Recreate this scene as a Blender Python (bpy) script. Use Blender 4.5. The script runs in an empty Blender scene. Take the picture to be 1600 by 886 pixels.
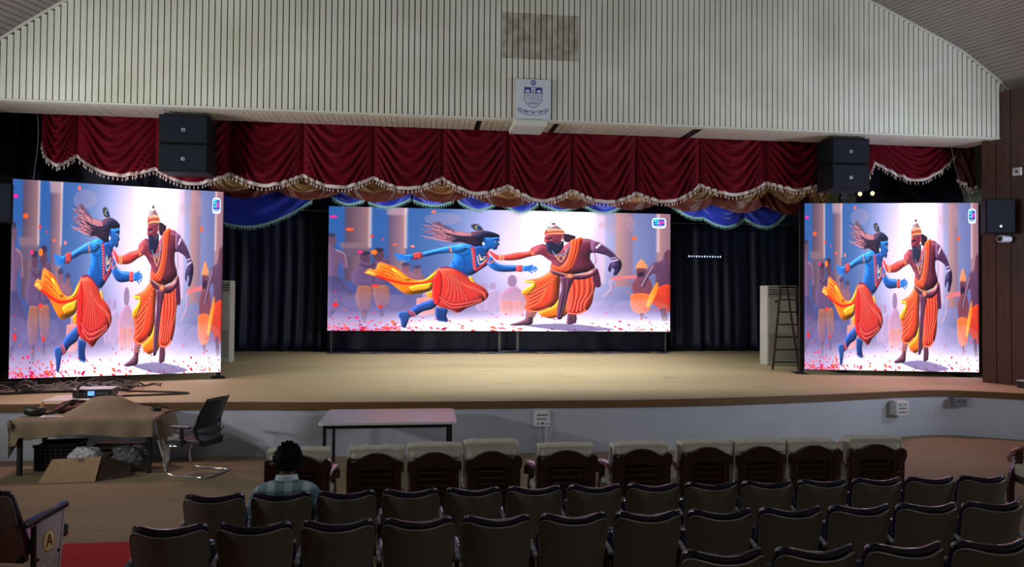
import bpy, bmesh, math, random
import numpy as np
from mathutils import Vector, Matrix
random.seed(7)
S = bpy.context.scene
COL = S.collection
PI = math.pi

# ------------------------------------------------------------------ camera, world, lights, exposure
cam_data = bpy.data.cameras.new('camera')
cam = bpy.data.objects.new('camera', cam_data); COL.objects.link(cam)
cam_data.sensor_width = 36.0
cam_data.lens = 36.0 * 1130 / 1600
cam_data.clip_end = 200
YAW, PITCH, ROLL = math.radians(7.1), math.atan(22 / 1130), 0.0085
cam.matrix_world = (Matrix.Translation((0, 0, 2.4)) @ Matrix.Rotation(-YAW, 4, 'Z')
                    @ Matrix.Rotation(PI / 2 + PITCH, 4, 'X') @ Matrix.Rotation(ROLL, 4, 'Z'))
S.camera = cam
w = bpy.data.worlds.new('hall_air'); S.world = w; w.use_nodes = True
w.node_tree.nodes['Background'].inputs[0].default_value = (.5, .5, .55, 1)
w.node_tree.nodes['Background'].inputs[1].default_value = 0.0
S.view_settings.view_transform = 'Standard'
S.view_settings.look = 'None'
S.view_settings.exposure = 0.0
S.view_settings.gamma = 1.0
S.view_settings.use_curve_mapping = False


def area(name, loc, target, sx, sy, power, color, spread=180):
    d = bpy.data.lights.new(name, 'AREA'); d.shape = 'RECTANGLE'; d.size = sx; d.size_y = sy
    d.energy = power; d.color = color; d.spread = math.radians(spread)
    o = bpy.data.objects.new(name, d); COL.objects.link(o)
    o.location = loc
    o.rotation_euler = (Vector(target) - Vector(loc)).to_track_quat('-Z', 'Y').to_euler()
    return o


area('hall_lamp_left', (-8.4, 9.4, 3.4), (1.5, 12.8, 5.6), 1.0, .3, 115, (.95, 1.0, .95), 120)
area('hall_lamp_right', (12.2, 9.4, 3.4), (4.0, 12.8, 5.6), 1.0, .3, 125, (.82, .90, 1.0), 120)
area('hall_lamp_left_rear', (-9.9, 4.8, 3.4), (2.0, 12.8, 5.4), 1.4, .3, 125, (.98, .99, .93), 110)
area('hall_lamp_right_rear', (13.8, 4.8, 3.4), (3.0, 12.8, 5.4), 1.4, .3, 130, (.86, .92, 1.0), 110)
area('stage_lamp', (2.6, 17.6, 5.7), (2.6, 17.6, 0), 8.0, 5.0, 290, (1.0, .97, .86), 115)
area('stage_front_lamp', (2.3, 14.5, 5.5), (2.3, 12.8, 0), 5.5, .4, 95, (1.0, .97, .86), 110)
area('added_pink_fill_left', (-5.0, 13.3, 5.5), (-4.8, 12.4, 0), 1.4, .3, 42, (1.0, .58, .52), 90)  # added pink fill, boosts the left screen's weak glow on the stage floor
area('added_pink_fill_right', (9.4, 13.1, 5.5), (9.2, 12.7, 0), 1.4, .3, 30, (1.0, .42, .45), 90)  # same added fill at the right screen, not a fixture of the stage
area('added_rear_fill', (2.5, 1.0, 6.5), (2.5, 5.0, 0), 5.0, 1.0, 85, (1.0, .92, .82))  # added backfill that lifts the dark seat backs, no real fixture

# ------------------------------------------------------------------ materials
def _new(name):
    m = bpy.data.materials.new(name); m.use_nodes = True
    return m, m.node_tree.nodes, m.node_tree.links, m.node_tree.nodes['Principled BSDF']


def lin(c):
    return tuple(((x / 255) / 12.92 if x / 255 <= .04045 else ((x / 255 + .055) / 1.055) ** 2.4) for x in c)


def mat(name, c, rough=.6, metal=0.0, var=.12, scale=8, bump=0.0, bscale=60, sheen=0.0, spec=.5, coat=0.0, stretch=(1, 1, 1)):
    """plain procedural surface: colour with a little noise and fine relief; c is sRGB 0-255"""
    m, n, l, p = _new(name)
    c = lin(c)
    tc = n.new('ShaderNodeTexCoord'); mp = n.new('ShaderNodeMapping'); mp.inputs['Scale'].default_value = stretch
    l.new(tc.outputs['Object'], mp.inputs['Vector'])
    nz = n.new('ShaderNodeTexNoise'); nz.inputs['Scale'].default_value = scale; nz.inputs['Detail'].default_value = 5
    l.new(mp.outputs[0], nz.inputs['Vector'])
    r = n.new('ShaderNodeValToRGB')
    r.color_ramp.elements[0].position = .3; r.color_ramp.elements[1].position = .7
    r.color_ramp.elements[0].color = (*[x * (1 - var) for x in c], 1)
    r.color_ramp.elements[1].color = (*[min(1, x * (1 + var)) for x in c], 1)
    l.new(nz.outputs['Fac'], r.inputs['Fac']); l.new(r.outputs['Color'], p.inputs['Base Color'])
    p.inputs['Roughness'].default_value = rough; p.inputs['Metallic'].default_value = metal
    p.inputs['Specular IOR Level'].default_value = spec
    p.inputs['Coat Weight'].default_value = coat
    if sheen:
        p.inputs['Sheen Weight'].default_value = sheen
    if bump:
        b = n.new('ShaderNodeBump'); b.inputs['Strength'].default_value = bump; b.inputs['Distance'].default_value = .01
        z = n.new('ShaderNodeTexNoise'); z.inputs['Scale'].default_value = bscale; z.inputs['Detail'].default_value = 3
        l.new(mp.outputs[0], z.inputs['Vector']); l.new(z.outputs['Fac'], b.inputs['Height'])
        l.new(b.outputs[0], p.inputs['Normal'])
    return m


def emit(name, c, strength=1.0):
    m, n, l, p = _new(name)
    p.inputs['Base Color'].default_value = (*lin(c), 1)
    p.inputs['Emission Color'].default_value = (*lin(c), 1)
    p.inputs['Emission Strength'].default_value = strength
    return m


def slat_material():
    """painted slats; one rectangle of old grime where a board used to hang, water marks elsewhere"""
    m, n, l, p = _new('cream_slat_paint')
    g = n.new('ShaderNodeNewGeometry'); sp = n.new('ShaderNodeSeparateXYZ'); l.new(g.outputs['Position'], sp.inputs[0])

    def band(sock, lo, hi):
        a = n.new('ShaderNodeMath'); a.operation = 'GREATER_THAN'; a.inputs[1].default_value = lo; l.new(sock, a.inputs[0])
        b = n.new('ShaderNodeMath'); b.operation = 'LESS_THAN'; b.inputs[1].default_value = hi; l.new(sock, b.inputs[0])
        c = n.new('ShaderNodeMath'); c.operation = 'MULTIPLY'; l.new(a.outputs[0], c.inputs[0]); l.new(b.outputs[0], c.inputs[1])
        return c.outputs[0]
    box = n.new('ShaderNodeMath'); box.operation = 'MULTIPLY'
    l.new(band(sp.outputs[0], 1.38, 2.78), box.inputs[0]); l.new(band(sp.outputs[2], 6.69, 7.52), box.inputs[1])
    nz = n.new('ShaderNodeTexNoise'); nz.inputs['Scale'].default_value = 5; nz.inputs['Detail'].default_value = 8
    l.new(g.outputs['Position'], nz.inputs['Vector'])
    rp = n.new('ShaderNodeMapRange'); rp.inputs[1].default_value = .35; rp.inputs[2].default_value = .65
    rp.inputs[3].default_value = .45; rp.inputs[4].default_value = 1.0
    l.new(nz.outputs['Fac'], rp.inputs[0])
    fm = n.new('ShaderNodeMath'); fm.operation = 'MULTIPLY'; l.new(box.outputs[0], fm.inputs[0]); l.new(rp.outputs[0], fm.inputs[1])
    # faint overall unevenness
    n2 = n.new('ShaderNodeTexNoise'); n2.inputs['Scale'].default_value = .9; n2.inputs['Detail'].default_value = 6
    l.new(g.outputs['Position'], n2.inputs['Vector'])
    cr = n.new('ShaderNodeValToRGB')
    cr.color_ramp.elements[0].position = .3; cr.color_ramp.elements[1].position = .7
    cr.color_ramp.elements[0].color = (*lin((208, 206, 192)), 1); cr.color_ramp.elements[1].color = (*lin((228, 227, 218)), 1)
    l.new(n2.outputs['Fac'], cr.inputs[0])
    mx = n.new('ShaderNodeMix'); mx.data_type = 'RGBA'
    l.new(fm.outputs[0], mx.inputs['Factor']); l.new(cr.outputs[0], mx.inputs['A']); mx.inputs['B'].default_value = (*lin((150, 145, 128)), 1)
    l.new(mx.outputs['Result'], p.inputs['Base Color'])
    p.inputs['Roughness'].default_value = .5
    return m


def plaid_material():
    m, n, l, p = _new('teal_plaid_shirt')
    tc = n.new('ShaderNodeTexCoord'); sp = n.new('ShaderNodeSeparateXYZ'); l.new(tc.outputs['Object'], sp.inputs[0])
    tot = None
    for sock, per, lo, ax in ((0, 48, .35, 'x'), (2, 48, .35, 'z')):
        s = n.new('ShaderNodeMath'); s.operation = 'MULTIPLY'; s.inputs[1].default_value = per; l.new(sp.outputs[sock], s.inputs[0])
        q = n.new('ShaderNodeMath'); q.operation = 'SINE'; l.new(s.outputs[0], q.inputs[0])
        r = n.new('ShaderNodeMapRange'); r.inputs[1].default_value = -.1; r.inputs[2].default_value = .5; l.new(q.outputs[0], r.inputs[0])
        if tot is None:
            tot = r.outputs[0]
        else:
            a = n.new('ShaderNodeMath'); a.operation = 'ADD'; l.new(tot, a.inputs[0]); l.new(r.outputs[0], a.inputs[1])
            h = n.new('ShaderNodeMath'); h.operation = 'MULTIPLY'; h.inputs[1].default_value = .5; l.new(a.outputs[0], h.inputs[0]); tot = h.outputs[0]
    cr = n.new('ShaderNodeValToRGB')
    cr.color_ramp.elements[0].color = (*lin((70, 104, 120)), 1); cr.color_ramp.elements[1].color = (*lin((168, 192, 200)), 1)
    e = cr.color_ramp.elements.new(.5); e.color = (*lin((112, 146, 160)), 1)
    l.new(tot, cr.inputs[0]); l.new(cr.outputs[0], p.inputs['Base Color'])
    p.inputs['Roughness'].default_value = .85
    return m


def floor_material(name, c0, c1, scuff, rough):
    m, n, l, p = _new(name)
    g = n.new('ShaderNodeNewGeometry')
    a = n.new('ShaderNodeTexNoise'); a.inputs['Scale'].default_value = .55; a.inputs['Detail'].default_value = 7
    mp = n.new('ShaderNodeMapping'); mp.inputs['Scale'].default_value = (.35, 1.6, 1)
    l.new(g.outputs['Position'], mp.inputs[0]); l.new(mp.outputs[0], a.inputs['Vector'])
    cr = n.new('ShaderNodeValToRGB'); cr.color_ramp.elements[0].position = .3; cr.color_ramp.elements[1].position = .7
    cr.color_ramp.elements[0].color = (*lin(c0), 1); cr.color_ramp.elements[1].color = (*lin(c1), 1)
    l.new(a.outputs['Fac'], cr.inputs[0])
    b = n.new('ShaderNodeTexNoise'); b.inputs['Scale'].default_value = 2.5; b.inputs['Detail'].default_value = 9
    l.new(mp.outputs[0], b.inputs['Vector'])
    th = n.new('ShaderNodeMapRange'); th.inputs[1].default_value = .62; th.inputs[2].default_value = .72; th.inputs[4].default_value = .55
    l.new(b.outputs['Fac'], th.inputs[0])
    mx = n.new('ShaderNodeMix'); mx.data_type = 'RGBA'; l.new(th.outputs[0], mx.inputs['Factor'])
    l.new(cr.outputs[0], mx.inputs['A']); mx.inputs['B'].default_value = (*lin(scuff), 1)
    l.new(mx.outputs['Result'], p.inputs['Base Color']); p.inputs['Roughness'].default_value = rough
    return m


M = dict(
    slat=slat_material(),
    soffit=mat('pale_soffit_paint', (205, 196, 190), .5, var=.08, scale=2),
    ceil=mat('grey_ceiling_slat_paint', (138, 130, 128), .5, var=.08, scale=2),
    groove=mat('dark_groove_board', (24, 23, 21), .9),
    white_trim=mat('off_white_edge_paint', (212, 212, 205), .45, var=.06),
    riser=mat('white_riser_paint', (176, 181, 196), .55, var=.07, scale=1.5, bump=.05, bscale=20),
    stage=floor_material('beige_stage_carpet', (170, 157, 122), (188, 174, 138), (116, 100, 74), .75),
    floor=floor_material('brown_hall_floor', (126, 108, 84), (142, 123, 97), (92, 78, 60), .7),
    edge=mat('brown_stage_edging', (100, 70, 38), .5, var=.25, scale=14, stretch=(1, 1, 6)),
    wood_wall=mat('dark_wood_boards', (72, 40, 31), .35, var=.3, scale=6, stretch=(6, 6, .6)),
    black_wall=mat('black_wing_paint', (22, 22, 26), .9),
    green_wall=mat('pale_green_wall_paint', (150, 170, 160), .7, var=.05),
    red=mat('maroon_velvet', (100, 4, 26), .75, var=.18, scale=3, spec=.15, bump=.1, bscale=120),
    red_dark=mat('dark_maroon_velvet', (70, 8, 26), .7, var=.18, scale=3),
    fringe=mat('cream_fringe', (208, 194, 194), .8, var=.15, scale=40),
    cyan=mat('pale_cyan_fringe', (150, 208, 214), .75, var=.12, scale=40),
    blue=mat('blue_satin', (46, 68, 214), .35, var=.2, scale=4, sheen=.2),
    brown=mat('rust_satin', (104, 44, 34), .45, var=.18, scale=4),
    gold=mat('gold_satin', (128, 92, 52), .4, var=.2, scale=4),
    black_cloth=mat('black_curtain_cloth', (21, 30, 60), .55, var=.25, scale=4),
    blue_black=mat('blue_black_header_cloth', (34, 48, 62), .8, var=.15, scale=3),
    tarp=mat('blue_tarp', (30, 50, 120), .6),
    black=mat('black_metal', (18, 18, 20), .45, var=.1),
    black_plastic=mat('black_plastic', (24, 24, 27), .4, var=.1, bump=.1, bscale=200),
    speaker=mat('black_speaker_coat', (17, 18, 24), .7, spec=.15, var=.1, bump=.25, bscale=180),
    grille=mat('dark_speaker_grille', (24, 27, 40), .7, spec=.15, var=.18, scale=160, bump=.4, bscale=300),
    badge=mat('silver_badge', (190, 195, 205), .3, .4),
    badge_dark=mat('dark_badge_print', (40, 42, 50), .5),
    steel=mat('grey_steel', (120, 122, 128), .35, .8),
    chrome=mat('chrome', (220, 222, 226), .12, 1.0, var=.02),
    ac=mat('white_conditioner_plastic', (206, 210, 204), .4, var=.03),
    ac_dark=mat('dark_vent', (60, 62, 64), .6),
    ac_grille=mat('grey_vent_mesh', (170, 174, 170), .6, var=.2, scale=90),
    ladder=mat('brown_bamboo', (66, 40, 32), .5, var=.2, scale=9),
    cover=mat('cream_seat_cover', (196, 196, 184), .8, var=.08, scale=10, bump=.25, bscale=30),
    sofa_wood=mat('dark_red_polished_wood', (46, 25, 23), .22, var=.3, scale=7, stretch=(1, 1, 6), coat=.4),
    sofa_wood_l=mat('red_brown_polished_wood', (112, 62, 52), .2, var=.2, scale=7, coat=.6),
    shell=mat('brown_seat_shell', (96, 90, 82), .5, var=.1, scale=5),
    shell_rim=mat('grey_shell_lip', (104, 100, 100), .28, var=.05),
    vinyl=mat('navy_vinyl', (28, 30, 52), .2, var=.12, scale=9, coat=.7),
    arm=mat('glossy_grey_arm', (118, 122, 140), .16, var=.05, coat=.8),
    iron=mat('cast_iron_leg', (30, 28, 28), .5),
    panel=mat('pale_end_panel', (176, 164, 168), .5, var=.06, scale=6),
    disc=mat('yellow_disc', (222, 200, 140), .5, var=.04),
    ink_red=mat('dark_red_letter', (110, 26, 22), .5),
    ink_blue=mat('crest_blue', (40, 46, 140), .5, var=.05),
    crest_white=mat('crest_board_white', (206, 212, 226), .45, var=.04),
    carpet=mat('red_carpet_pile', (178, 18, 30), .9, var=.08, scale=60, bump=.3, bscale=200),
    cloth=mat('brown_table_cloth', (128, 110, 90), .85, var=.1, scale=5, bump=.3, bscale=80),
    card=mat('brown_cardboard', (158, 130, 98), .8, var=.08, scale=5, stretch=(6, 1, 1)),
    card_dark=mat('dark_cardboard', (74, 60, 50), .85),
    bag_white=mat('white_plastic_bag', (200, 204, 212), .4, var=.06, bump=.4, bscale=15),
    bag_grey=mat('grey_plastic_sheet', (96, 98, 102), .5, var=.2, bump=.4, bscale=12),
    mesh_black=mat('black_mesh_fabric', (34, 35, 38), .42, var=.2, scale=120, bump=.2, bscale=200),
    table_top=mat('white_laminate', (196, 200, 204), .27, var=.03, spec=.5),
    maroon_bag=mat('maroon_bag_fabric', (84, 26, 36), .6, var=.2),
    paper=mat('white_paper', (220, 212, 214), .6, var=.03),
    ink=mat('grey_print', (90, 70, 84), .6),
    lcd=emit('blue_status_display', (90, 170, 255), 1.2),
    skin=mat('brown_skin', (116, 76, 58), .55, var=.08, scale=12),
    hair=mat('black_hair', (11, 10, 11), .75, var=.3, scale=60, spec=.12),
    plaid=plaid_material(),
    collar=mat('pale_blue_collar', (184, 206, 214), .8, var=.04),
    trouser=mat('navy_trousers', (36, 40, 56), .8),
    eye=mat('eye_white', (220, 215, 210), .3),
    socket=mat('ivory_switch_plastic', (206, 208, 214), .4, var=.03),
    switch_grey=mat('grey_switch_plastic', (104, 104, 116), .45),
    switch_dark=mat('dark_switch_print', (70, 72, 84), .5),
    red_switch=mat('red_switch', (190, 40, 60), .4),
    camera_white=mat('white_camera_plastic', (196, 200, 214), .35),
    cable=mat('black_cable', (24, 22, 24), .5),
    cable_grey=mat('grey_cable', (130, 122, 126), .5, var=.3),
    bulb=emit('led_bulb', (205, 225, 255), .9),
    lens=emit('stage_spot_lens', (255, 236, 190), 1.0),
    tassel_gold=mat('golden_thread', (196, 140, 60), .6),
    tassel_red=mat('orange_red_thread', (150, 60, 34), .7),
)


# ------------------------------------------------------------------ mesh helpers
class MB:
    def __init__(self):
        self.v = []; self.f = []

    def add(self, vs, fs):
        b = len(self.v)
        self.v += [tuple(p) for p in vs]
        self.f += [tuple(i + b for i in q) for q in fs]
        return self

    def box(self, c, s, rot=None):
        x, y, z = s[0] / 2, s[1] / 2, s[2] / 2
        vs = [Vector(p) for p in ((-x, -y, -z), (x, -y, -z), (x, y, -z), (-x, y, -z), (-x, -y, z), (x, -y, z), (x, y, z), (-x, y, z))]
        if rot is not None:
            vs = [rot @ p for p in vs]
        c = Vector(c)
        return self.add([p + c for p in vs], [(0, 3, 2, 1), (4, 5, 6, 7), (0, 1, 5, 4), (1, 2, 6, 5), (2, 3, 7, 6), (3, 0, 4, 7)])

    def span(self, lo, hi):
        return self.box([(a + b) / 2 for a, b in zip(lo, hi)], [abs(b - a) for a, b in zip(lo, hi)])

    def tube(self, pts, r, n=8, caps=True):
        pts = [Vector(p) for p in pts]
        rs = r if isinstance(r, (list, tuple)) else [r] * len(pts)
        vs = []; fs = []
        t0 = (pts[1] - pts[0]).normalized()
        ref = Vector((0, 0, 1)) if abs(t0.z) < .9 else Vector((1, 0, 0))
        side = t0.cross(ref).normalized()
        for i, p in enumerate(pts):
            t = (pts[min(i + 1, len(pts) - 1)] - pts[max(i - 1, 0)]).normalized()
            side = (side - t * side.dot(t)).normalized()
            up = t.cross(side)
            for k in range(n):
                a = 2 * PI * k / n
                vs.append(p + (side * math.cos(a) + up * math.sin(a)) * rs[i])
        for i in range(len(pts) - 1):
            for k in range(n):
                fs.append((i * n + k, i * n + (k + 1) % n, (i + 1) * n + (k + 1) % n, (i + 1) * n + k))
        if caps:
            fs.append(tuple(range(n - 1, -1, -1))); fs.append(tuple((len(pts) - 1) * n + k for k in range(n)))
        return self.add(vs, fs)

    def prism(self, poly, fn, d):
        """2D outline -> solid; fn(u, v, w) maps to 3D, w runs 0..d"""
        n = len(poly)
        vs = [fn(u, v, 0) for u, v in poly] + [fn(u, v, d) for u, v in poly]
        fs = [tuple(range(n - 1, -1, -1)), tuple(range(n, 2 * n))]
        fs += [(i, (i + 1) % n, n + (i + 1) % n, n + i) for i in range(n)]
        return self.add(vs, fs)

    def grid(self, fn, nu, nv, closed_u=False):
        vs = [fn(i / nu, j / nv) for j in range(nv + 1) for i in range(nu + (0 if closed_u else 1))]
        m = nu if closed_u else nu + 1
        fs = []
        for j in range(nv):
            for i in range(nu):
                k = (i + 1) % m if closed_u else i + 1
                fs.append((j * m + i, j * m + k, (j + 1) * m + k, (j + 1) * m + i))
        return self.add(vs, fs)

    def slab(self, fn, nu, nv):
        """closed sheet: fn(u, v, side) with side 0/1"""
        m = nu + 1; N = m * (nv + 1)
        vs = [fn(i / nu, j / nv, s) for s in (0, 1) for j in range(nv + 1) for i in range(m)]
        fs = []
        for j in range(nv):
            for i in range(nu):
                q = (j * m + i, j * m + i + 1, (j + 1) * m + i + 1, (j + 1) * m + i)
                fs.append(q); fs.append(tuple(N + k for k in reversed(q)))
        rim = [i for i in range(m)] + [j * m + nu for j in range(1, nv + 1)] + [nv * m + i for i in range(nu - 1, -1, -1)] + [j * m for j in range(nv - 1, 0, -1)]
        for a, b in zip(rim, rim[1:] + rim[:1]):
            fs.append((b, a, N + a, N + b))
        return self.add(vs, fs)

    def ball(self, c, r, nu=14, nv=9):
        c = Vector(c); r = (r, r, r) if isinstance(r, (int, float)) else r
        return self.grid(lambda u, v: c + Vector((r[0] * math.cos(2 * PI * u) * math.sin(PI * max(.002, min(.998, v))),
                                                  r[1] * math.sin(2 * PI * u) * math.sin(PI * max(.002, min(.998, v))),
                                                  r[2] * math.cos(PI * v))), nu, nv, True)

    def build(self, name, m, parent=None, smooth=False, bevel=0.0, loc=None, rot=None, fix=True):
        me = bpy.data.meshes.new(name)
        me.from_pydata(self.v, [], self.f); me.update()
        if fix:
            bm = bmesh.new(); bm.from_mesh(me)
            bmesh.ops.recalc_face_normals(bm, faces=bm.faces[:])
            bm.to_mesh(me); bm.free()
        if smooth:
            me.polygons.foreach_set('use_smooth', [True] * len(me.polygons))
        me.materials.append(M[m] if isinstance(m, str) else m)
        return link(name, me, parent, bevel, loc, rot)


def link(name, me, parent=None, bevel=0.0, loc=None, rot=None):
    o = bpy.data.objects.new(name, me); COL.objects.link(o)
    if parent is not None:
        o.parent = parent
    if loc is not None:
        o.location = loc
    if rot is not None:
        o.rotation_euler = rot
    if bevel:
        b = o.modifiers.new('soft_edges', 'BEVEL'); b.width = bevel; b.segments = 2; b.limit_method = 'ANGLE'; b.angle_limit = math.radians(40)
    return o


def tag(o, label=None, cat=None, group=None, kind=None):
    if label: o['label'] = label
    if cat: o['category'] = cat
    if group: o['group'] = group
    if kind: o['kind'] = kind
    return o


def thing(name, label, cat, loc=(0, 0, 0), rz=0.0, group=None):
    o = bpy.data.objects.new(name, None); COL.objects.link(o)
    o.empty_display_size = .2
    o.location = loc; o.rotation_euler = (0, 0, rz)
    return tag(o, label, cat, group)


def copy_tree(o, parent=None, loc=None, label=None, rz=None):
    c = o.copy(); COL.objects.link(c)
    if parent is not None: c.parent = parent
    if loc is not None: c.location = loc
    if rz is not None: c.rotation_euler = (0, 0, rz)
    if label: c['label'] = label
    for ch in list(o.children):
        copy_tree(ch, c)
    return c


def lerp(a, b, t):
    return a + (b - a) * t


def interp(x, pts):
    if x <= pts[0][0]: return pts[0][1]
    for (x0, y0), (x1, y1) in zip(pts, pts[1:]):
        if x <= x1: return lerp(y0, y1, (x - x0) / (x1 - x0))
    return pts[-1][1]


def smooth_curve(pts, n=6):
    """Catmull-Rom through 2D/3D points"""
    P = [np.array(p, float) for p in pts]
    out = []
    for i in range(len(P) - 1):
        a, b, c, d = P[max(i - 1, 0)], P[i], P[i + 1], P[min(i + 2, len(P) - 1)]
        for k in range(n):
            t = k / n
            out.append(tuple(.5 * (2 * b + (c - a) * t + (2 * a - 5 * b + 4 * c - d) * t * t + (3 * b - a - 3 * c + d) * t ** 3)))
    out.append(tuple(P[-1]))
    return out


ORD = ['first', 'second', 'third', 'fourth', 'fifth', 'sixth', 'seventh', 'eighth', 'ninth', 'tenth', 'eleventh', 'twelfth', 'thirteenth', 'fourteenth']
SZ = .80                      # stage height
AX = 2.2                      # axis of the hall
SPLAY = .384                  # side walls open out towards the seats

# ------------------------------------------------------------------ the setting
def struct(name, mb, m, parent=None, **k):
    o = mb.build(name, m, parent, **k)
    if parent is None: o['kind'] = 'structure'
    return o


def ramp(y):
    return max(0.0, (5.6 - y) * .1)


b = MB()
b.slab(lambda u, v, s: (lerp(-14, 18, u), [-6, 5.6, 13][min(2, int(v * 2 + .01))], ramp([-6, 5.6, 13][min(2, int(v * 2 + .01))]) - (.2 if s else 0)), 1, 2)
struct('floor', b, 'floor')

FRONT = smooth_curve([(-9.5, 11.6), (-7.6, 11.3), (-5.97, 11.2), (-4.44, 11.26), (-2.73, 11.24), (-1.49, 11.12), (1.4, 11.10), (4.07, 11.11), (6.27, 11.39),
                      (8.31, 11.84), (9.38, 11.93), (10.38, 11.42), (11.2, 10.8), (12.2, 10.2)], 8)
IN = .05
b = MB()
outline = [(x, y + IN) for x, y in FRONT] + [(13.5, 10.2), (13.5, 23.2), (-9.5, 23.2)]
b.prism(outline, lambda u, v, w: (u, v, .02 + w), SZ - .02)
struct('stage', b, 'stage')
n = len(FRONT) - 1
def front_slab(name, m, dy0, dy1, z0, z1):
    b = MB()
    vs = []
    for x, y in FRONT:
        vs += [(x, y + dy0, z0), (x, y + dy0, z1), (x, y + dy1, z1), (x, y + dy1, z0)]
    fs = []
    for i in range(n):
        for k in range(4):
            fs.append((i * 4 + k, i * 4 + (k + 1) % 4, i * 4 + 4 + (k + 1) % 4, i * 4 + 4 + k))
    fs += [(0, 1, 2, 3), (n * 4 + 3, n * 4 + 2, n * 4 + 1, n * 4)]
    b.add(vs, fs)
    return struct(name, b, m)
front_slab('wall_riser', 'riser', .012, .06, 0, SZ - .1)
front_slab('trim_1', 'edge', -.012, .055, SZ - .105, SZ + .004)

# arched front above the stage: a dark backing board carrying upright painted slats
YF = 12.8
ARCH = [(0, 9.35), (2.0, 9.25), (4.0, 8.9), (5.4, 8.47), (6.2, 8.16), (6.84, 7.88), (7.8, 7.45), (8.2, 7.26), (8.75, 6.88), (9.05, 6.66), (9.36, 6.42), (10.2, 5.75)]
arch = lambda x: interp(abs(x - AX), ARCH)
x0, x1 = -7.9, 11.48
ends = [(-7.8, 5.6), (11.34, 5.6), (11.5, 6.44)]
top = [(x1 - i * (x1 - x0) / 60, arch(x1 - i * (x1 - x0) / 60)) for i in range(61)]
b = MB(); b.prism(ends + top, lambda u, v, w: (u, YF + .07 + w, v), .06)
wall_front = struct('wall_front', b, 'groove')
unit = MB().box((0, 0, .5), (.0845, .02, 1)); unit_o = None
pitch = .1025
k = 0
x = 1.415 - pitch * 90
while x < 11.42:
    if x > -7.78:
        lo = 5.6 if x < 11.33 else 5.6 + (x - 11.33) * 5.2
        h = arch(x + (.04 if x > AX else -.04)) - lo - .004
        if unit_o is None:
            unit_o = o = unit.build('slat', 'slat', wall_front)
        else:
            o = link('slat', unit_o.data, wall_front)
        o.location = (x, YF + .006, lo); o.scale = (1, 1, h)
    x += pitch
b = MB()
vs = []
arcpts = [(x0 + i * (x1 - x0) / 60, arch(x0 + i * (x1 - x0) / 60)) for i in range(61)]
for px, pz in arcpts:
    vs += [(px, YF - .03, pz - .02), (px, YF - .03, pz + .03), (px, YF + .03, pz + .03), (px, YF + .03, pz - .02)]
fs = [(i * 4 + q, i * 4 + (q + 1) % 4, i * 4 + 4 + (q + 1) % 4, i * 4 + 4 + q) for i in range(60) for q in range(4)]
b.add(vs, fs); b.build('arch_edging', 'white_trim', wall_front)
MB().span((-7.8, YF - .02, 5.575), (11.33, YF + .13, 5.605)).build('lower_edging', 'white_trim', wall_front)
b = MB(); b.tube([(11.345, YF - .01, 5.6), (11.505, YF - .01, 6.44)], .025, 6); b.build('end_edging', 'white_trim', wall_front)

# underside behind the lower edge: short boards
sof = struct('trim_2', MB().span((-7.85, 12.86, 5.625), (11.4, 13.78, 5.66)), 'groove')
so = None
x = 1.415 - pitch * 90
gaps = (1.0, 2.42, 5.1, 5.2)
while x < 11.3:
    if x > -7.75 and not any(abs(x - g) < .05 for g in gaps):
        if so is None:
            so = o = MB().box((0, 0, 0), (.094, .93, .014)).build('soffit_board', 'soffit', sof)
        else:
            o = link('soffit_board', so.data, sof)
        o.location = (x, 13.31, 5.613 + random.uniform(-.002, .003))
    x += pitch

# vaulted hall ceiling: boards run back over the seats, fanning out at each side
def vault(side):
    ds = [(d, interp(d, ARCH)) for d in np.linspace(2.6, 9.36 if side > 0 else 9.9, 81)]
    L = 17.0
    b = MB()
    b.slab(lambda u, v, s: (AX + side * (ds[round(v * 80)][0] + u * L * SPLAY), YF - u * L, ds[round(v * 80)][1] + .05 + .1 * s), 1, 80)
    o = struct('ceiling', b, 'groove')
    for j in range(80):
        (d0, z0), (d1, z1) = ds[j], ds[j + 1]
        if d1 < 5.0: continue
        e = .09
        a0, c0 = lerp(d0, d1, e), lerp(z0, z1, e); a1, c1 = lerp(d0, d1, 1 - e), lerp(z0, z1, 1 - e)
        q = MB()
        vs = []
        for t in (.0, L):
            for d, z in ((a0, c0), (a1, c1)):
                for up in (0.0, .02):
                    vs.append((AX + side * (d + t * SPLAY), YF - .035 - t, z + .012 + up))
        q.add(vs, [(0, 1, 3, 2), (4, 6, 7, 5), (0, 4, 5, 1), (2, 3, 7, 6), (1, 5, 7, 3), (0, 2, 6, 4)])
        q.build('ceiling_board', 'ceil', o)
vault(1); vault(-1)
b = MB(); b.slab(lambda u, v, s: (AX + (v * 2 - 1) * (2.65 + 17 * u * SPLAY), YF - 17 * u, 9.36 + .1 * s), 1, 1)
struct('ceiling', b, 'ceil')

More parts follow.
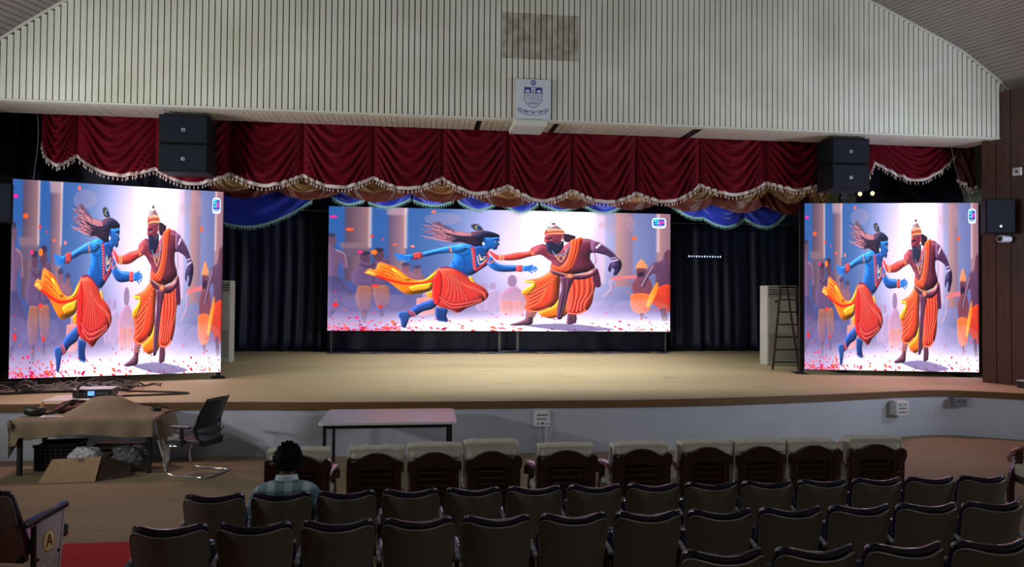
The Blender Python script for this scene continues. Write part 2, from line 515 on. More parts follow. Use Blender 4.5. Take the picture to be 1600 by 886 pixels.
# side walls of dark wooden boards
def side_wall(name, side):
    px, py, top = AX + (9.05 if side > 0 else -9.9), 12.6, 6.5
    dx, dy = side * SPLAY, -1.0
    ln = math.hypot(dx, dy); dx /= ln; dy /= ln
    nx, ny = -side * abs(dy), -SPLAY / ln              # towards the hall
    b = MB()
    s0, s1 = -.55, 18.0
    vs = []
    for s in (s0, s1):
        for t in (.03, .16):
            for z in (0, top):
                vs.append((px + dx * s - nx * t, py + dy * s - ny * t, z))
    b.add(vs, [(0, 1, 3, 2), (4, 6, 7, 5), (0, 4, 5, 1), (2, 3, 7, 6), (1, 5, 7, 3), (0, 2, 6, 4)])
    o = struct(name, b, 'groove')
    wd = .135
    s = s0
    rot = math.atan2(dy, dx)
    i = 0
    first = None
    while s < 9.0:
        off = (.0, .012)[i % 2]
        c = (px + dx * (s + wd / 2) - nx * (.015 - off), py + dy * (s + wd / 2) - ny * (.015 - off), SZ + .004 if s < 1.4 else .002)
        h = top - c[2]
        key = s < 1.4
        q = MB().box((0, 0, h / 2), (wd - .008, .03, h)).build('board', 'wood_wall', o, loc=c, rot=(0, 0, rot)) if first is None or first[0] != key else link('board', first[1].data, o, loc=c, rot=(0, 0, rot))
        first = (key, q)
        s += wd; i += 1
    return o, (px, py, dx, dy, nx, ny)
wall_right, WR = side_wall('wall_right', 1)
wall_left, WL = side_wall('wall_left', -1)
struct('wall_back', MB().span((-14, -5.9, 0), (18, -5.7, 9.5)), 'ceil')

# the stage house behind the arch
struct('wall_stage_left', MB().span((-8.3, 13.7, SZ), (-8.15, 23.1, 8)), 'black_wall')
struct('wall_stage_right', MB().span((12.75, 13.5, SZ), (12.9, 23.1, 8)), 'green_wall')
struct('wall_stage_back', MB().span((-8.3, 23.0, SZ), (12.9, 23.15, 8)), 'black_wall')
struct('ceiling', MB().span((-8.3, 12.95, 7.9), (12.9, 23.1, 8.0)), 'black_wall')
struct('trim_3', MB().span((11.83, 14.45, SZ), (12.05, 14.6, 3.45)), 'green_wall')


def wall_point(W, s, off, z):
    px, py, dx, dy, nx, ny = W
    return (px + dx * s + nx * off, py + dy * s + ny * off, z)
# ------------------------------------------------------------------ the moving picture shown on all three LED screens
# drawn into a colour attribute on a fine mesh; coordinates follow the middle screen (a wide picture)
GW, GH, SS = 512, 320, 2
W_, H_ = GW * SS, GH * SS


def uvA(p):                                       # sketch units of the left half -> picture 0..1
    px, py = 510 + p[0] / 4.121, 315 + p[1] / 4.121
    u = (px - 513) / 534; t = 322 + 13 * u; bt = 516 + 2 * u
    return u, (py - t) / (bt - t)


def uvB(p):
    return uvA((p[0] + 1112.7, p[1]))


IMG = np.zeros((H_, W_, 3))
YY, XX = np.mgrid[0:H_, 0:W_]
U, V = (XX + .5) / W_, (YY + .5) / H_


def C3(c): return np.array(c, float) / 255


def mixin(mask, c):
    global IMG
    IMG += mask[..., None] * (C3(c) - IMG)


def sstep(x, a, b):
    t = np.clip((x - a) / (b - a), 0, 1); return t * t * (3 - 2 * t)


def fill(uv, c, c2=None, ang=90, alpha=1.0, shade=0.0):
    """polygon fill, optionally grading from c to c2 along a direction"""
    global IMG
    P = np.array([(u * W_, v * H_) for u, v in uv])
    xa, xb = max(0, int(P[:, 0].min())), min(W_, int(P[:, 0].max()) + 2)
    ya, yb = max(0, int(P[:, 1].min())), min(H_, int(P[:, 1].max()) + 2)
    if xa >= xb or ya >= yb: return
    xs, ys = XX[ya:yb, xa:xb] + .5, YY[ya:yb, xa:xb] + .5
    inside = np.zeros(xs.shape, bool)
    for (ax, ay), (bx, by) in zip(P, np.roll(P, -1, 0)):
        if ay == by: continue
        hit = (ay > ys) != (by > ys)
        inside ^= hit & (xs < (bx - ax) * (ys - ay) / (by - ay) + ax)
    col = np.broadcast_to(C3(c), (*xs.shape, 3))
    if c2 is not None:
        d = xs * math.cos(math.radians(ang)) + ys * math.sin(math.radians(ang))
        q = P @ np.array([math.cos(math.radians(ang)), math.sin(math.radians(ang))])
        t = np.clip((d - q.min()) / (q.max() - q.min() + 1e-6), 0, 1)[..., None]
        col = C3(c) * (1 - t) + C3(c2) * t
    if shade and inside.sum() > 60:
        k = inside.astype(float); w_ = int(max(2, min(inside.shape) * .10))
        for ax in (0, 1):
            for _ in range(2):
                pad = [(0, 0)] * 2; pad[ax] = (w_ + 1, w_)
                cs = np.cumsum(np.pad(k, pad, mode='constant'), axis=ax); kk = 2 * w_ + 1
                k = (np.take(cs, range(kk, cs.shape[ax]), ax) - np.take(cs, range(0, cs.shape[ax] - kk), ax)) / kk
        gy, gx = np.gradient(k)
        e = np.clip((-gx * .8 + gy * -.75) * -w_ * 1.5, -.75, .75)      # light from upper right of the picture
        col = np.clip(col * (1 - shade * .9 * np.clip(-e, 0, 1)[..., None]) + shade * np.clip(e, 0, 1)[..., None] * (.55 * col + .22), 0, 1)
    m = inside[..., None] * alpha
    IMG[ya:yb, xa:xb] = IMG[ya:yb, xa:xb] * (1 - m) + col * m


def stroke(uv, wd, c, alpha=1.0, taper=False):
    """wd in sketch units"""
    P = np.array([(u * W_, v * H_) for u, v in uv]); sx = W_ / 534 / 4.121; sy = H_ / 188 / 4.121
    P = P / (sx, sy)
    T = np.gradient(P, axis=0); T /= np.linalg.norm(T, axis=1)[:, None] + 1e-9
    N = np.stack([-T[:, 1], T[:, 0]], 1)
    if wd <= 6: wd *= 1.5                           # fold and bangle lines stay readable at LED size
    ww = np.full(len(P), wd / 2.0)
    if taper: ww = ww * np.linspace(1, .15, len(P))
    Q = np.concatenate([P + N * ww[:, None], (P - N * ww[:, None])[::-1]]) * (sx, sy)
    fill([(x / W_, y / H_) for x, y in Q], c, alpha=alpha)


SHADE = 0.0


def A(pts, c, c2=None, ang=90, alpha=1.0, n=4): fill([uvA(p) for p in smooth_curve(list(pts) + [pts[0]], n)], c, c2, ang, alpha, SHADE)
def B(pts, c, c2=None, ang=90, alpha=1.0, n=4): fill([uvB(p) for p in smooth_curve(list(pts) + [pts[0]], n)], c, c2, ang, alpha, SHADE)
def Al(pts, wd, c, alpha=1.0, taper=False): stroke([uvA(p) for p in smooth_curve(pts, 6)], wd, c, alpha, taper)
def Bl(pts, wd, c, alpha=1.0, taper=False): stroke([uvB(p) for p in smooth_curve(pts, 6)], wd, c, alpha, taper)
def dot(p, rx, ry, c, uv=uvA, alpha=1.0, ang=0.0):
    ca, sa = math.cos(ang), math.sin(ang)
    fill([uv((p[0] + rx * math.cos(a) * ca - ry * math.sin(a) * sa, p[1] + rx * math.cos(a) * sa + ry * math.sin(a) * ca)) for a in np.linspace(0, 2 * PI, 14)[:-1]], c, alpha=alpha)


def blur(r):
    global IMG
    for ax in (0, 1):
        for _ in range(2):
            k = 2 * r + 1
            pad = [(0, 0)] * 3; pad[ax] = (r + 1, r)
            c = np.cumsum(np.pad(IMG, pad, mode='edge'), axis=ax)
            IMG = (np.take(c, range(k, c.shape[ax]), ax) - np.take(c, range(0, c.shape[ax] - k), ax)) / k


# sky and haze
IMG[:] = C3((52, 100, 172))
mixin(sstep(U, .27, .55), (176, 172, 214))
mixin(sstep(U, .66, .86) * .95, (100, 112, 172))
mixin(sstep(V, .25, .95) * .9 * (1 - .6 * sstep(U, .35, .6)), (98, 78, 138))
mixin(sstep(V, .72, 1.0) * .75, (200, 176, 216))
mixin(np.exp(-((U - .60) / .24) ** 2 - ((V - .42) / .62) ** 2) * .85, (236, 222, 246))
# columns
for x0_, x1_, c, c2, vb in ((.045, .116, (96, 70, 92), (176, 128, 128), .60), (.166, .216, (104, 84, 120), (196, 142, 140), .62),
                            (.765, .80, (196, 180, 214), (214, 186, 204), .60), (.832, .884, (196, 136, 122), (140, 108, 142), .62), (.958, 1.01, (196, 140, 140), (150, 110, 130), .7)):
    fill([(x0_, -.01), (x1_, -.01), (x1_, vb), (x0_, vb)], c, c2, 0, .92)
for x0_, x1_, v0_, v1_, c in ((.030, .122, .29, .335, (150, 116, 130)), (.036, .118, .335, .40, (110, 92, 122)), (.16, .222, .0, .06, (190, 160, 176)), (.158, .224, .50, .56, (150, 120, 150))):
    fill([(x0_, v0_), (x1_, v0_), (x1_ - .004, v1_), (x0_ + .004, v1_)], c, alpha=.8)
for u_ in (.1125, .213, .9585):
    fill([(u_, -.01), (u_ + .006, -.01), (u_ + .006, .33), (u_, .33)], (255, 232, 226), alpha=.9)
blur(3)
mixin(np.exp(-(np.sqrt(((U - .665) / .105) ** 2 + ((V - .02) / .40) ** 2)) ** 6) * 1.0, (255, 255, 255))
mixin(np.exp(-((U - .66) / .17) ** 2 - ((V - .2) / .5) ** 2) * .6, (250, 244, 255))
# smoke trails upper right
for x, y, rx, ry, a in ((700, 150, 90, 30, .25), (790, 110, 60, 26, .3), (830, 150, 34, 40, .3), (740, 190, 60, 22, .2), (700, 95, 60, 18, .2)):
    dot((x, y), rx, ry, (206, 160, 172), uvB, a)
dot((720, 110), 120, 40, (220, 170, 190), uvA, .3)
SHADE = .2
# crowd at the left
A([(10, 230), (40, 215), (60, 250), (50, 300), (110, 330), (130, 420), (100, 430), (90, 380), (70, 470), (140, 560), (170, 610), (110, 640), (60, 700), (10, 720)], (118, 84, 116), (120, 96, 150))
A([(10, 480), (70, 480), (120, 540), (165, 600), (110, 650), (60, 700), (10, 700)], (78, 70, 118), (120, 104, 160))
dot((35, 245), 24, 34, (110, 78, 104)); dot((32, 216), 22, 14, (66, 58, 90))
Al([(55, 310), (110, 340), (125, 425)], 8, (214, 170, 180), .6)
A([(205, 350), (240, 335), (275, 360), (270, 400), (330, 370), (385, 380), (390, 520), (190, 540), (150, 470), (190, 420)], (108, 74, 104), (112, 88, 140))
dot((236, 355), 30, 34, (98, 66, 92)); dot((320, 345), 36, 40, (100, 66, 88)); dot((322, 312), 30, 16, (60, 48, 74)); dot((236, 332), 32, 14, (58, 50, 80))
A([(195, 540), (275, 545), (285, 600), (262, 700), (205, 700), (180, 620)], (186, 112, 80), (140, 104, 144), alpha=.9); A([(290, 545), (375, 540), (392, 620), (368, 680), (318, 680), (292, 610)], (190, 116, 84), (140, 104, 144), alpha=.9)
Al([(240, 690), (236, 760)], 30, (104, 84, 128), .6); Al([(340, 680), (346, 740)], 30, (104, 84, 128), .6)
Al([(205, 400), (250, 420), (300, 405)], 14, (84, 58, 92), .8); Al([(385, 400), (372, 470), (330, 500)], 20, (92, 62, 94), .9); Al([(290, 380), (292, 520)], 10, (76, 54, 88), .7)
A([(455, 440), (490, 410), (520, 450), (560, 450), (600, 470), (600, 510), (470, 500)], (156, 108, 132)); dot((488, 424), 26, 30, (150, 96, 112)); dot((560, 440), 26, 30, (150, 100, 120))
dot((488, 404), 27, 13, (84, 70, 110)); dot((560, 421), 27, 13, (84, 74, 114))
# crowd in the far middle
for x, y in ((985, 545), (1040, 545), (1165, 520)):
    dot((x, y), 20, 26, (188, 160, 200)); A([(x - 40, y + 40), (x, y + 20), (x + 40, y + 40), (x + 46, y + 150), (x - 46, y + 150)], (200, 176, 208), alpha=.8)
dot((1165, 512), 30, 40, (170, 138, 176))
A([(1085, 590), (1165, 545), (1245, 590), (1250, 640), (1215, 720), (1115, 720), (1075, 640)], (196, 150, 186), (222, 180, 190), alpha=.9)
A([(1105, 640), (1165, 645), (1160, 740), (1120, 750), (1085, 700)], (228, 140, 116), (226, 190, 210), alpha=.8); A([(1170, 645), (1228, 640), (1246, 700), (1215, 745), (1175, 735)], (228, 144, 120), (226, 190, 210), alpha=.8)
# crowd at the right
A([(610, 520), (680, 500), (700, 560), (690, 640), (600, 640)], (214, 160, 176), alpha=.8)
A([(560, 620), (690, 620), (700, 700), (640, 730), (560, 720)], (240, 160, 136), (232, 170, 180), alpha=.85)
dot((768, 470), 22, 26, (150, 92, 120))
A([(690, 520), (750, 495), (800, 510), (820, 560), (790, 620), (820, 700), (800, 720), (750, 680), (700, 660), (720, 590)], (184, 110, 136), (170, 110, 146))
A([(710, 600), (815, 600), (830, 640), (760, 650), (700, 640)], (110, 70, 110))
for p in (((700, 620), (600, 640), (560, 720)), ((790, 640), (800, 720), (830, 730))):
    pass
Bl([(700, 500), (780, 490), (880, 485)], 22, (220, 130, 140)); Bl([(640, 620), (700, 560), (690, 520), (720, 500)], 14, (224, 190, 206), .6)
dot((905, 455), 34, 44, (126, 66, 86), uvB); dot((905, 478), 28, 26, (60, 44, 70), uvB)
B([(862, 430), (880, 395), (905, 372), (930, 395), (948, 430)], (226, 160, 110))
B([(870, 490), (950, 490), (980, 560), (960, 620), (860, 600), (840, 540)], (140, 76, 96))
B([(830, 600), (900, 590), (970, 610), (960, 700), (900, 725), (840, 690)], (240, 120, 60), (236, 150, 130))
Bl([(905, 720), (915, 750)], 24, (110, 66, 100))
B([(1060, 330), (1100, 320), (1100, 560), (1010, 560), (1000, 470), (960, 480), (925, 550), (900, 545), (920, 480), (980, 400), (1040, 380)], (120, 80, 116), (96, 60, 90))
dot((1085, 355), 26, 40, (110, 66, 88), uvB)
Bl([(985, 410), (930, 500), (905, 550)], 8, (236, 200, 214), .7)
B([(1000, 560), (1100, 540), (1100, 700), (1040, 700), (980, 660), (940, 690), (970, 620)], (226, 70, 44), (200, 70, 60))
B([(960, 600), (1010, 520), (1020, 560), (985, 640), (960, 680), (940, 670)], (250, 140, 40), (255, 200, 90))
Bl([(1050, 690), (1070, 770)], 40, (92, 60, 92))
for i in range(5):
    dot((20 + 1080 * i / 4, 640), 200, 60, (196, 170, 214), uvA, .14); dot((100 + 200 * i, 690), 200, 60, (228, 206, 236), uvB, .16)
blur(1)
mixin(sstep(V, .80, .97) * (.3 + .7 * sstep(U, .08, .3)) * .95, (255, 250, 255))
# petals
rs = np.random.RandomState(5)
for i in range(250):
    u_ = rs.rand() ** (.8) if i % 3 else rs.rand() * .2
    v_ = 1 - abs(rs.randn()) * .055
    c = [(214, 30, 70), (240, 70, 60), (226, 40, 130), (250, 120, 70), (180, 40, 90), (236, 120, 150)][rs.randint(6)]
    r = rs.uniform(.002, .0075) * (1.5 if v_ > .97 else 1)
    a = rs.rand() * 3
    fill([(u_ + r * math.cos(t) * (1 if k % 2 else .7), v_ + r * 1.5 * math.sin(t + a) * .7) for k, t in enumerate(np.linspace(0, 6.28, 8)[:-1])], c)
for i in range(46):
    u_, v_ = rs.rand(), rs.uniform(.62, .93)
    if .2 < u_ < .8 and v_ < .85: continue
    fill([(u_ + .003 * math.cos(t), v_ + .007 * math.sin(t)) for t in np.linspace(0, 6.28, 7)[:-1]], (230, 50, 90) if i % 2 else (240, 110, 70), alpha=.9)
for x, y, rx, ry, c in ((40, 97, 26, 8, (236, 40, 160)), (140, 178, 26, 10, (244, 100, 50)), (278, 222, 12, 9, (226, 60, 60)), (345, 242, 7, 6, (226, 70, 60)), (420, 277, 14, 7, (236, 110, 80)), (530, 288, 14, 9, (240, 140, 130)),
                        (205, 325, 18, 10, (226, 50, 130)), (292, 325, 20, 16, (250, 130, 40)), (300, 541, 24, 10, (236, 70, 60)), (58, 663, 16, 16, (230, 50, 60)), (335, 675, 14, 11, (226, 50, 60)), (190, 745, 14, 9, (236, 60, 150)), (412, 772, 12, 12, (240, 130, 80)),
                        (660, 65, 16, 9, (240, 120, 100)), (1968, 237, 16, 12, (246, 110, 50)), (2193, 635, 12, 10, (240, 40, 40)), (295, 715, 7, 5, (230, 50, 80))):
    dot((x, y), rx, ry, c)
# shadow on the ground
B([(120, 795), (300, 785), (480, 790), (730, 822), (560, 834), (380, 830), (200, 808)], (128, 116, 168), (150, 130, 180), 0, .85)
SHADE = 1.0
# ---- runner with blue skin
SHADE = 0.0
A([(985, 186), (930, 190), (860, 205), (790, 196), (720, 178), (650, 180), (720, 200), (690, 212), (760, 222), (700, 240), (780, 246), (850, 264), (920, 290), (985, 270)], (120, 66, 88), (196, 128, 146), 180)
for k in range(30):
    t = k / 29
    Al([(850, 225 + 20 * t), (770, 200 + 55 * t), (690, 165 + 80 * t - 20 * (k % 3)), (600 + 40 * (k % 4), 150 + 95 * t - 22 * (k % 2))], 20, (206 - 46 * (k % 3), 126 - 20 * (k % 3), 146 - 16 * (k % 3)), .8, True)
for k in range(26):
    t = k / 25
    Al([(900, 205 + 60 * t), (800, 190 + 66 * t), (690 + 20 * (k % 4), 150 + 90 * t + 10 * (k % 3)), (580 + 34 * (k % 5), 140 + 96 * t - 16 * (k % 2))], 9, (232, 164, 176) if k % 3 else (96, 50, 74), .85, True)
SHADE = 1.0
A([(1080, 215), (1040, 198), (985, 188), (940, 203), (890, 222), (800, 216), (730, 205), (800, 235), (770, 255), (840, 262), (900, 278), (925, 292), (965, 292), (990, 262), (996, 240), (1050, 235), (1076, 238)], (40, 34, 66), (22, 26, 58), 0)
for k in range(7):
    Al([(930, 225 + 8 * k), (850, 225 + 6 * k), (740, 205 + 9 * k)], 7, (76, 44, 66) if k % 2 else (34, 28, 56), 1, True)
A([(770, 300), (830, 275), (905, 280), (940, 320), (990, 330), (1012, 352), (1010, 400), (965, 435), (905, 472), (860, 470), (762, 428), (772, 395), (790, 355)], (20, 132, 214), (24, 78, 164), 60)
A([(955, 285), (1010, 300), (1006, 330), (1000, 352), (935, 345), (905, 300)], (30, 92, 176), (20, 70, 150), 0)
A([(985, 232), (1040, 232), (1074, 230), (1080, 252), (1072, 262), (1083, 277), (1070, 285), (1068, 300), (1050, 311), (1030, 302), (1005, 312), (985, 300), (970, 270)], (38, 126, 206), (26, 84, 170))
Al([(1042, 247), (1070, 244)], 6, (14, 28, 80)); dot((1060, 256), 8, 4, (230, 240, 255)); dot((1061, 256), 4, 4, (10, 20, 60)); Al([(1052, 290), (1070, 287)], 4, (120, 50, 100))
dot((978, 270), 9, 9, (240, 236, 240)); dot((985, 250), 10, 16, (20, 74, 156))
A([(895, 150), (920, 142), (950, 150), (972, 176), (955, 186), (922, 182), (903, 168)], (58, 60, 70)); dot((940, 165), 20, 13, (176, 160, 110)); dot((945, 166), 14, 10, (30, 110, 190)); dot((947, 167), 7, 6, (16, 26, 70)); Al([(968, 176), (985, 198)], 5, (80, 80, 90))
A([(800, 283), (850, 275), (880, 300), (835, 328), (770, 330), (690, 336), (598, 354), (588, 328), (680, 304), (760, 286)], (46, 150, 226), (22, 90, 178), 90)
Al([(755, 290), (770, 328)], 9, (170, 90, 110)); Al([(762, 288), (778, 326)], 4, (230, 180, 140))
A([(530, 335), (582, 326), (592, 360), (536, 372)], (214, 62, 62), (170, 40, 60))
for k in (545, 560, 575): Al([(k, 332), (k + 6, 364)], 3, (240, 130, 120))
A([(535, 338), (500, 343), (470, 345), (470, 372), (500, 376), (535, 366)], (48, 146, 224), (28, 100, 190))
for p, q, r in (((480, 346), (445, 340), (418, 336)), ((480, 352), (445, 350), (422, 344)), ((482, 360), (450, 362), (424, 364)), ((488, 368), (465, 372), (440, 378)), ((515, 368), (495, 378), (480, 390))):
    Al([p, q, r], 11, (44, 136, 218))
A([(1000, 345), (1030, 358), (1052, 385), (1100, 406), (1200, 413), (1200, 446), (1100, 452), (1045, 440), (1002, 400)], (40, 128, 210), (20, 84, 172))
Al([(1010, 398), (1050, 378)], 12, (220, 150, 130)); Al([(1015, 392), (1048, 374)], 4, (180, 60, 70))
A([(1190, 412), (1232, 412), (1234, 448), (1192, 448)], (226, 60, 60), (180, 40, 56))
for k in (1200, 1212, 1224): Al([(k, 414), (k, 446)], 3, (246, 150, 140))
A([(1232, 416), (1270, 412), (1292, 424), (1286, 442), (1255, 448), (1232, 444)], (42, 132, 214))
for p, q, r in (((1270, 416), (1290, 412), (1292, 405)), ((1280, 424), (1305, 420), (1325, 430)), ((1280, 432), (1306, 432), (1326, 440)), ((1276, 438), (1300, 442), (1318, 452)), ((1262, 442), (1285, 452), (1296, 460))):
    Al([p, q, r], 9, (42, 128, 212))
Al([(905, 290), (916, 330), (918, 390), (926, 440)], 22, (196, 44, 66)); Al([(1000, 328), (1008, 370), (965, 415), (928, 442)], 13, (206, 50, 70))
for k in range(12): dot((905 + k * 1.6, 300 + k * 12), 9, 3, (244, 140, 130))
Al([(950, 340), (962, 365), (975, 372), (990, 350)], 6, (226, 190, 150)); Al([(940, 350), (950, 400), (975, 395), (998, 370)], 4, (236, 200, 170)); dot((962, 372), 8, 9, (240, 210, 160))
A([(660, 625), (690, 655), (662, 688), (600, 706), (545, 738), (508, 738), (515, 700), (560, 665), (620, 640)], (44, 92, 172), (30, 60, 140))
A([(445, 712), (500, 706), (522, 722), (510, 762), (496, 802), (488, 812), (466, 800), (460, 760), (446, 735)], (52, 100, 176), (34, 60, 130))
Al([(506, 700), (540, 740)], 12, (206, 80, 90)); Al([(522, 695), (556, 732)], 7, (226, 120, 110))
A([(675, 680), (752, 692), (746, 730), (757, 766), (740, 772), (700, 765), (680, 742)], (36, 74, 150), (26, 54, 124))
for k in range(5): dot((700 + k * 12, 764 + k * 2), 6, 5, (60, 110, 190))
A([(232, 458), (262, 432), (300, 436), (322, 390), (370, 400), (430, 424), (480, 465), (530, 498), (600, 505), (655, 462), (700, 425), (714, 440), (670, 512), (652, 566), (580, 590), (500, 596), (440, 560), (380, 512), (300, 482)], (252, 96, 24), (255, 150, 30), 60)
A([(400, 425), (450, 448), (505, 490), (520, 505), (460, 505), (420, 470)], (255, 204, 60), (255, 170, 40)); A([(510, 550), (580, 530), (650, 520), (640, 560), (580, 572), (540, 575)], (255, 216, 60), (255, 170, 30))
A([(240, 458), (275, 450), (330, 480), (300, 480)], (255, 190, 80)); A([(560, 505), (620, 496), (690, 440), (640, 505)], (255, 190, 50))
for k in range(5): Al([(320 + 10 * k, 405 + 12 * k), (390 + 8 * k, 430 + 14 * k), (460 + 8 * k, 490 + 5 * k)], 4, (232, 80, 20) if k % 2 else (255, 180, 60), .9)
Al([(300, 475), (400, 508), (500, 528), (640, 515), (690, 470)], 13, (226, 44, 30)); A([(618, 590), (660, 575), (658, 616), (632, 612)], (255, 170, 30))
A([(702, 430), (765, 425), (832, 455), (880, 490), (925, 520), (985, 555), (1012, 592), (1004, 622), (960, 652), (880, 682), (826, 713), (780, 697), (700, 672), (665, 640), (655, 580), (668, 500), (680, 450)], (222, 74, 52), (214, 50, 54))
A([(664, 500), (700, 440), (720, 520), (700, 660), (668, 640), (656, 580)], (246, 44, 40), (226, 40, 46))
for k in range(9):
    t = k / 8
    Al([(720 + 30 * t, 445 + 14 * t), (790 + 60 * t, 500 + 30 * t - 20 * (1 - t)), (900 + 60 * t, 560 + 14 * t), (995, 585 + 5 * k)], 5, (170, 40, 60) if k % 2 else (246, 120, 90), .8)
for k in range(12):
    t = k / 11
    Al([(735 + 80 * t, 450 + 30 * t), (760 + 90 * t, 530 + 40 * t), (740 + 150 * t, 610 + 30 * t), (700 + 190 * t, 660 + 20 * t)], 5, (158, 30, 50) if k % 2 else (250, 132, 96), .7, True)
for k in range(4): Al([(690 + 10 * k, 600 + 14 * k), (780, 650 + 10 * k), (880, 640 + 10 * k), (970, 622 + 5 * k)], 4, (250, 130, 110) if k % 2 else (180, 36, 56), .8)
Al([(705, 428), (765, 424), (830, 452), (885, 488)], 9, (150, 50, 90)); A([(885, 488), (905, 485), (925, 520), (905, 515)], (250, 190, 70))
Al([(850, 350), (862, 400), (850, 455)], 8, (14, 64, 150), .7); Al([(800, 330), (850, 345), (895, 335)], 6, (14, 74, 160), .7); Al([(800, 300), (850, 290), (890, 296)], 7, (120, 200, 250), .6)
Al([(780, 380), (800, 420), (850, 450)], 6, (14, 70, 156), .6); Al([(600, 335), (680, 312), (760, 292)], 5, (130, 206, 250), .7); Al([(1050, 395), (1110, 412), (1190, 418)], 5, (130, 200, 246), .6)
# ---- bearded man with a crown
B([(385, 205), (425, 212), (465, 228), (440, 252), (400, 262), (370, 225)], (58, 38, 58)); Bl([(400, 215), (440, 225), (470, 222)], 12, (50, 34, 54), 1, True)
B([(250, 285), (180, 298), (155, 320), (80, 328), (20, 340), (-40, 345), (-92, 316), (-102, 322), (-82, 346), (-55, 372), (0, 379), (80, 376), (160, 356), (232, 336)], (176, 66, 84), (232, 74, 56))
for k in (-34, -22, -8): Bl([(k, 340), (k + 4, 376)], 5, (250, 190, 140))
Bl([(165, 318), (185, 345)], 12, (246, 130, 70)); Bl([(178, 312), (198, 342)], 4, (255, 210, 150))
B([(168, 302), (215, 280), (265, 276), (300, 330), (380, 290), (440, 250), (510, 238), (578, 250), (612, 290), (602, 330), (566, 332), (562, 370), (592, 420), (580, 442), (500, 462), (420, 470), (330, 452), (300, 430), (306, 390), (290, 378), (242, 345), (200, 340)], (150, 58, 76), (112, 46, 72), 20)
Bl([(430, 300), (470, 330), (520, 330)], 7, (90, 34, 62), .7); Bl([(520, 360), (530, 400), (560, 430)], 6, (90, 34, 62), .6); Bl([(190, 300), (240, 288), (290, 310)], 7, (226, 110, 110), .6); Bl([(80, 335), (160, 330), (220, 310)], 5, (250, 150, 120), .6); Bl([(590, 330), (600, 380), (590, 410)], 6, (190, 120, 150), .7)
Bl([(540, 300), (548, 350), (570, 410)], 8, (88, 40, 74), .8); Bl([(260, 345), (300, 360), (360, 372)], 7, (96, 40, 66), .7); Bl([(520, 250), (570, 262), (600, 290)], 9, (170, 120, 160), .7)
B([(562, 248), (622, 265), (682, 300), (722, 332), (742, 360), (768, 385), (772, 418), (756, 452), (736, 476), (714, 470), (726, 440), (706, 430), (697, 456), (680, 442), (686, 410), (702, 385), (690, 360), (660, 345), (600, 330), (568, 318)], (112, 62, 100), (62, 54, 100), 45)
Bl([(598, 300), (632, 270)], 16, (226, 216, 232)); Bl([(592, 296), (626, 264)], 4, (150, 90, 110)); Bl([(700, 366), (738, 360)], 7, (200, 190, 220)); Bl([(700, 386), (750, 374)], 9, (214, 204, 226))
for p, q in (((700, 400), (688, 440)), ((722, 420), (730, 452)), ((745, 415), (748, 450))): Bl([p, q], 5, (40, 36, 78))
Bl([(620, 268), (690, 310), (735, 350)], 5, (170, 150, 200), .7)
B([(265, 214), (345, 206), (382, 215), (386, 255), (350, 275), (290, 268), (268, 262), (256, 246)], (178, 66, 86), (120, 48, 74), 0)
Bl([(262, 236), (290, 240), (310, 233)], 6, (48, 24, 44)); dot((300, 246), 9, 4, (230, 200, 200), uvB); dot((300, 246), 4, 4, (30, 16, 30), uvB); Bl([(272, 240), (260, 258), (276, 262)], 5, (206, 110, 120)); Bl([(318, 250), (345, 256)], 5, (100, 36, 60))
dot((378, 232), 10, 17, (176, 96, 110), uvB); dot((378, 251), 9, 9, (240, 232, 236), uvB)
B([(268, 266), (298, 262), (320, 262), (350, 272), (384, 252), (384, 292), (362, 325), (330, 340), (300, 336), (275, 310)], (44, 40, 72), (30, 40, 74))
Bl([(272, 268), (300, 262), (325, 272)], 8, (34, 28, 52))
B([(257, 202), (262, 182), (285, 168), (302, 150), (318, 142), (336, 150), (352, 165), (380, 182), (387, 207), (320, 213), (262, 219)], (232, 206, 200), (196, 150, 150))
for k in range(7): Bl([(272 + 17 * k, 186), (290 + 9 * k, 160)], 4, (110, 80, 96))
Bl([(258, 204), (320, 196), (386, 196)], 14, (206, 92, 66)); Bl([(258, 212), (320, 205), (386, 206)], 5, (250, 190, 140)); Bl([(262, 190), (320, 180), (380, 184)], 5, (250, 200, 150)); dot((318, 144), 15, 7, (120, 90, 110), uvB); dot((270, 196), 9, 14, (230, 80, 80), uvB)
B([(430, 250), (470, 236), (512, 236), (494, 290), (472, 340), (452, 400), (420, 456), (380, 460), (320, 442), (300, 430), (306, 404), (360, 420), (402, 380), (422, 330), (430, 290)], (250, 84, 40), (236, 76, 50))
for k in range(6): Bl([(440 + 11 * k, 246), (430 + 10 * k, 330), (395 + 11 * k, 410), (330 + 16 * k, 436 + 3 * k)], 4, (200, 54, 40) if k % 2 else (255, 140, 80), .9)
Bl([(330, 345), (350, 372), (372, 386), (395, 350), (400, 300)], 6, (226, 170, 150)); dot((368, 366), 20, 22, (206, 140, 126), uvB); dot((368, 366), 10, 12, (120, 60, 70), uvB); Bl([(310, 320), (340, 345), (400, 330), (418, 285)], 5, (140, 150, 190))
B([(145, 704), (212, 710), (192, 742), (186, 782), (170, 792), (120, 797), (60, 798), (38, 791), (90, 775), (136, 755), (140, 730)], (136, 66, 78), (108, 66, 96)); 
for k in (716, 726, 736): Bl([(142, k), (206, k + 4)], 4, (196, 130, 120))
B([(415, 722), (466, 714), (472, 775), (442, 787), (411, 784)], (120, 60, 78), (92, 56, 84))
B([(345, 625), (420, 640), (416, 712), (384, 742), (350, 742), (300, 752), (240, 732), (228, 708), (300, 680)], (255, 190, 40), (246, 110, 30))
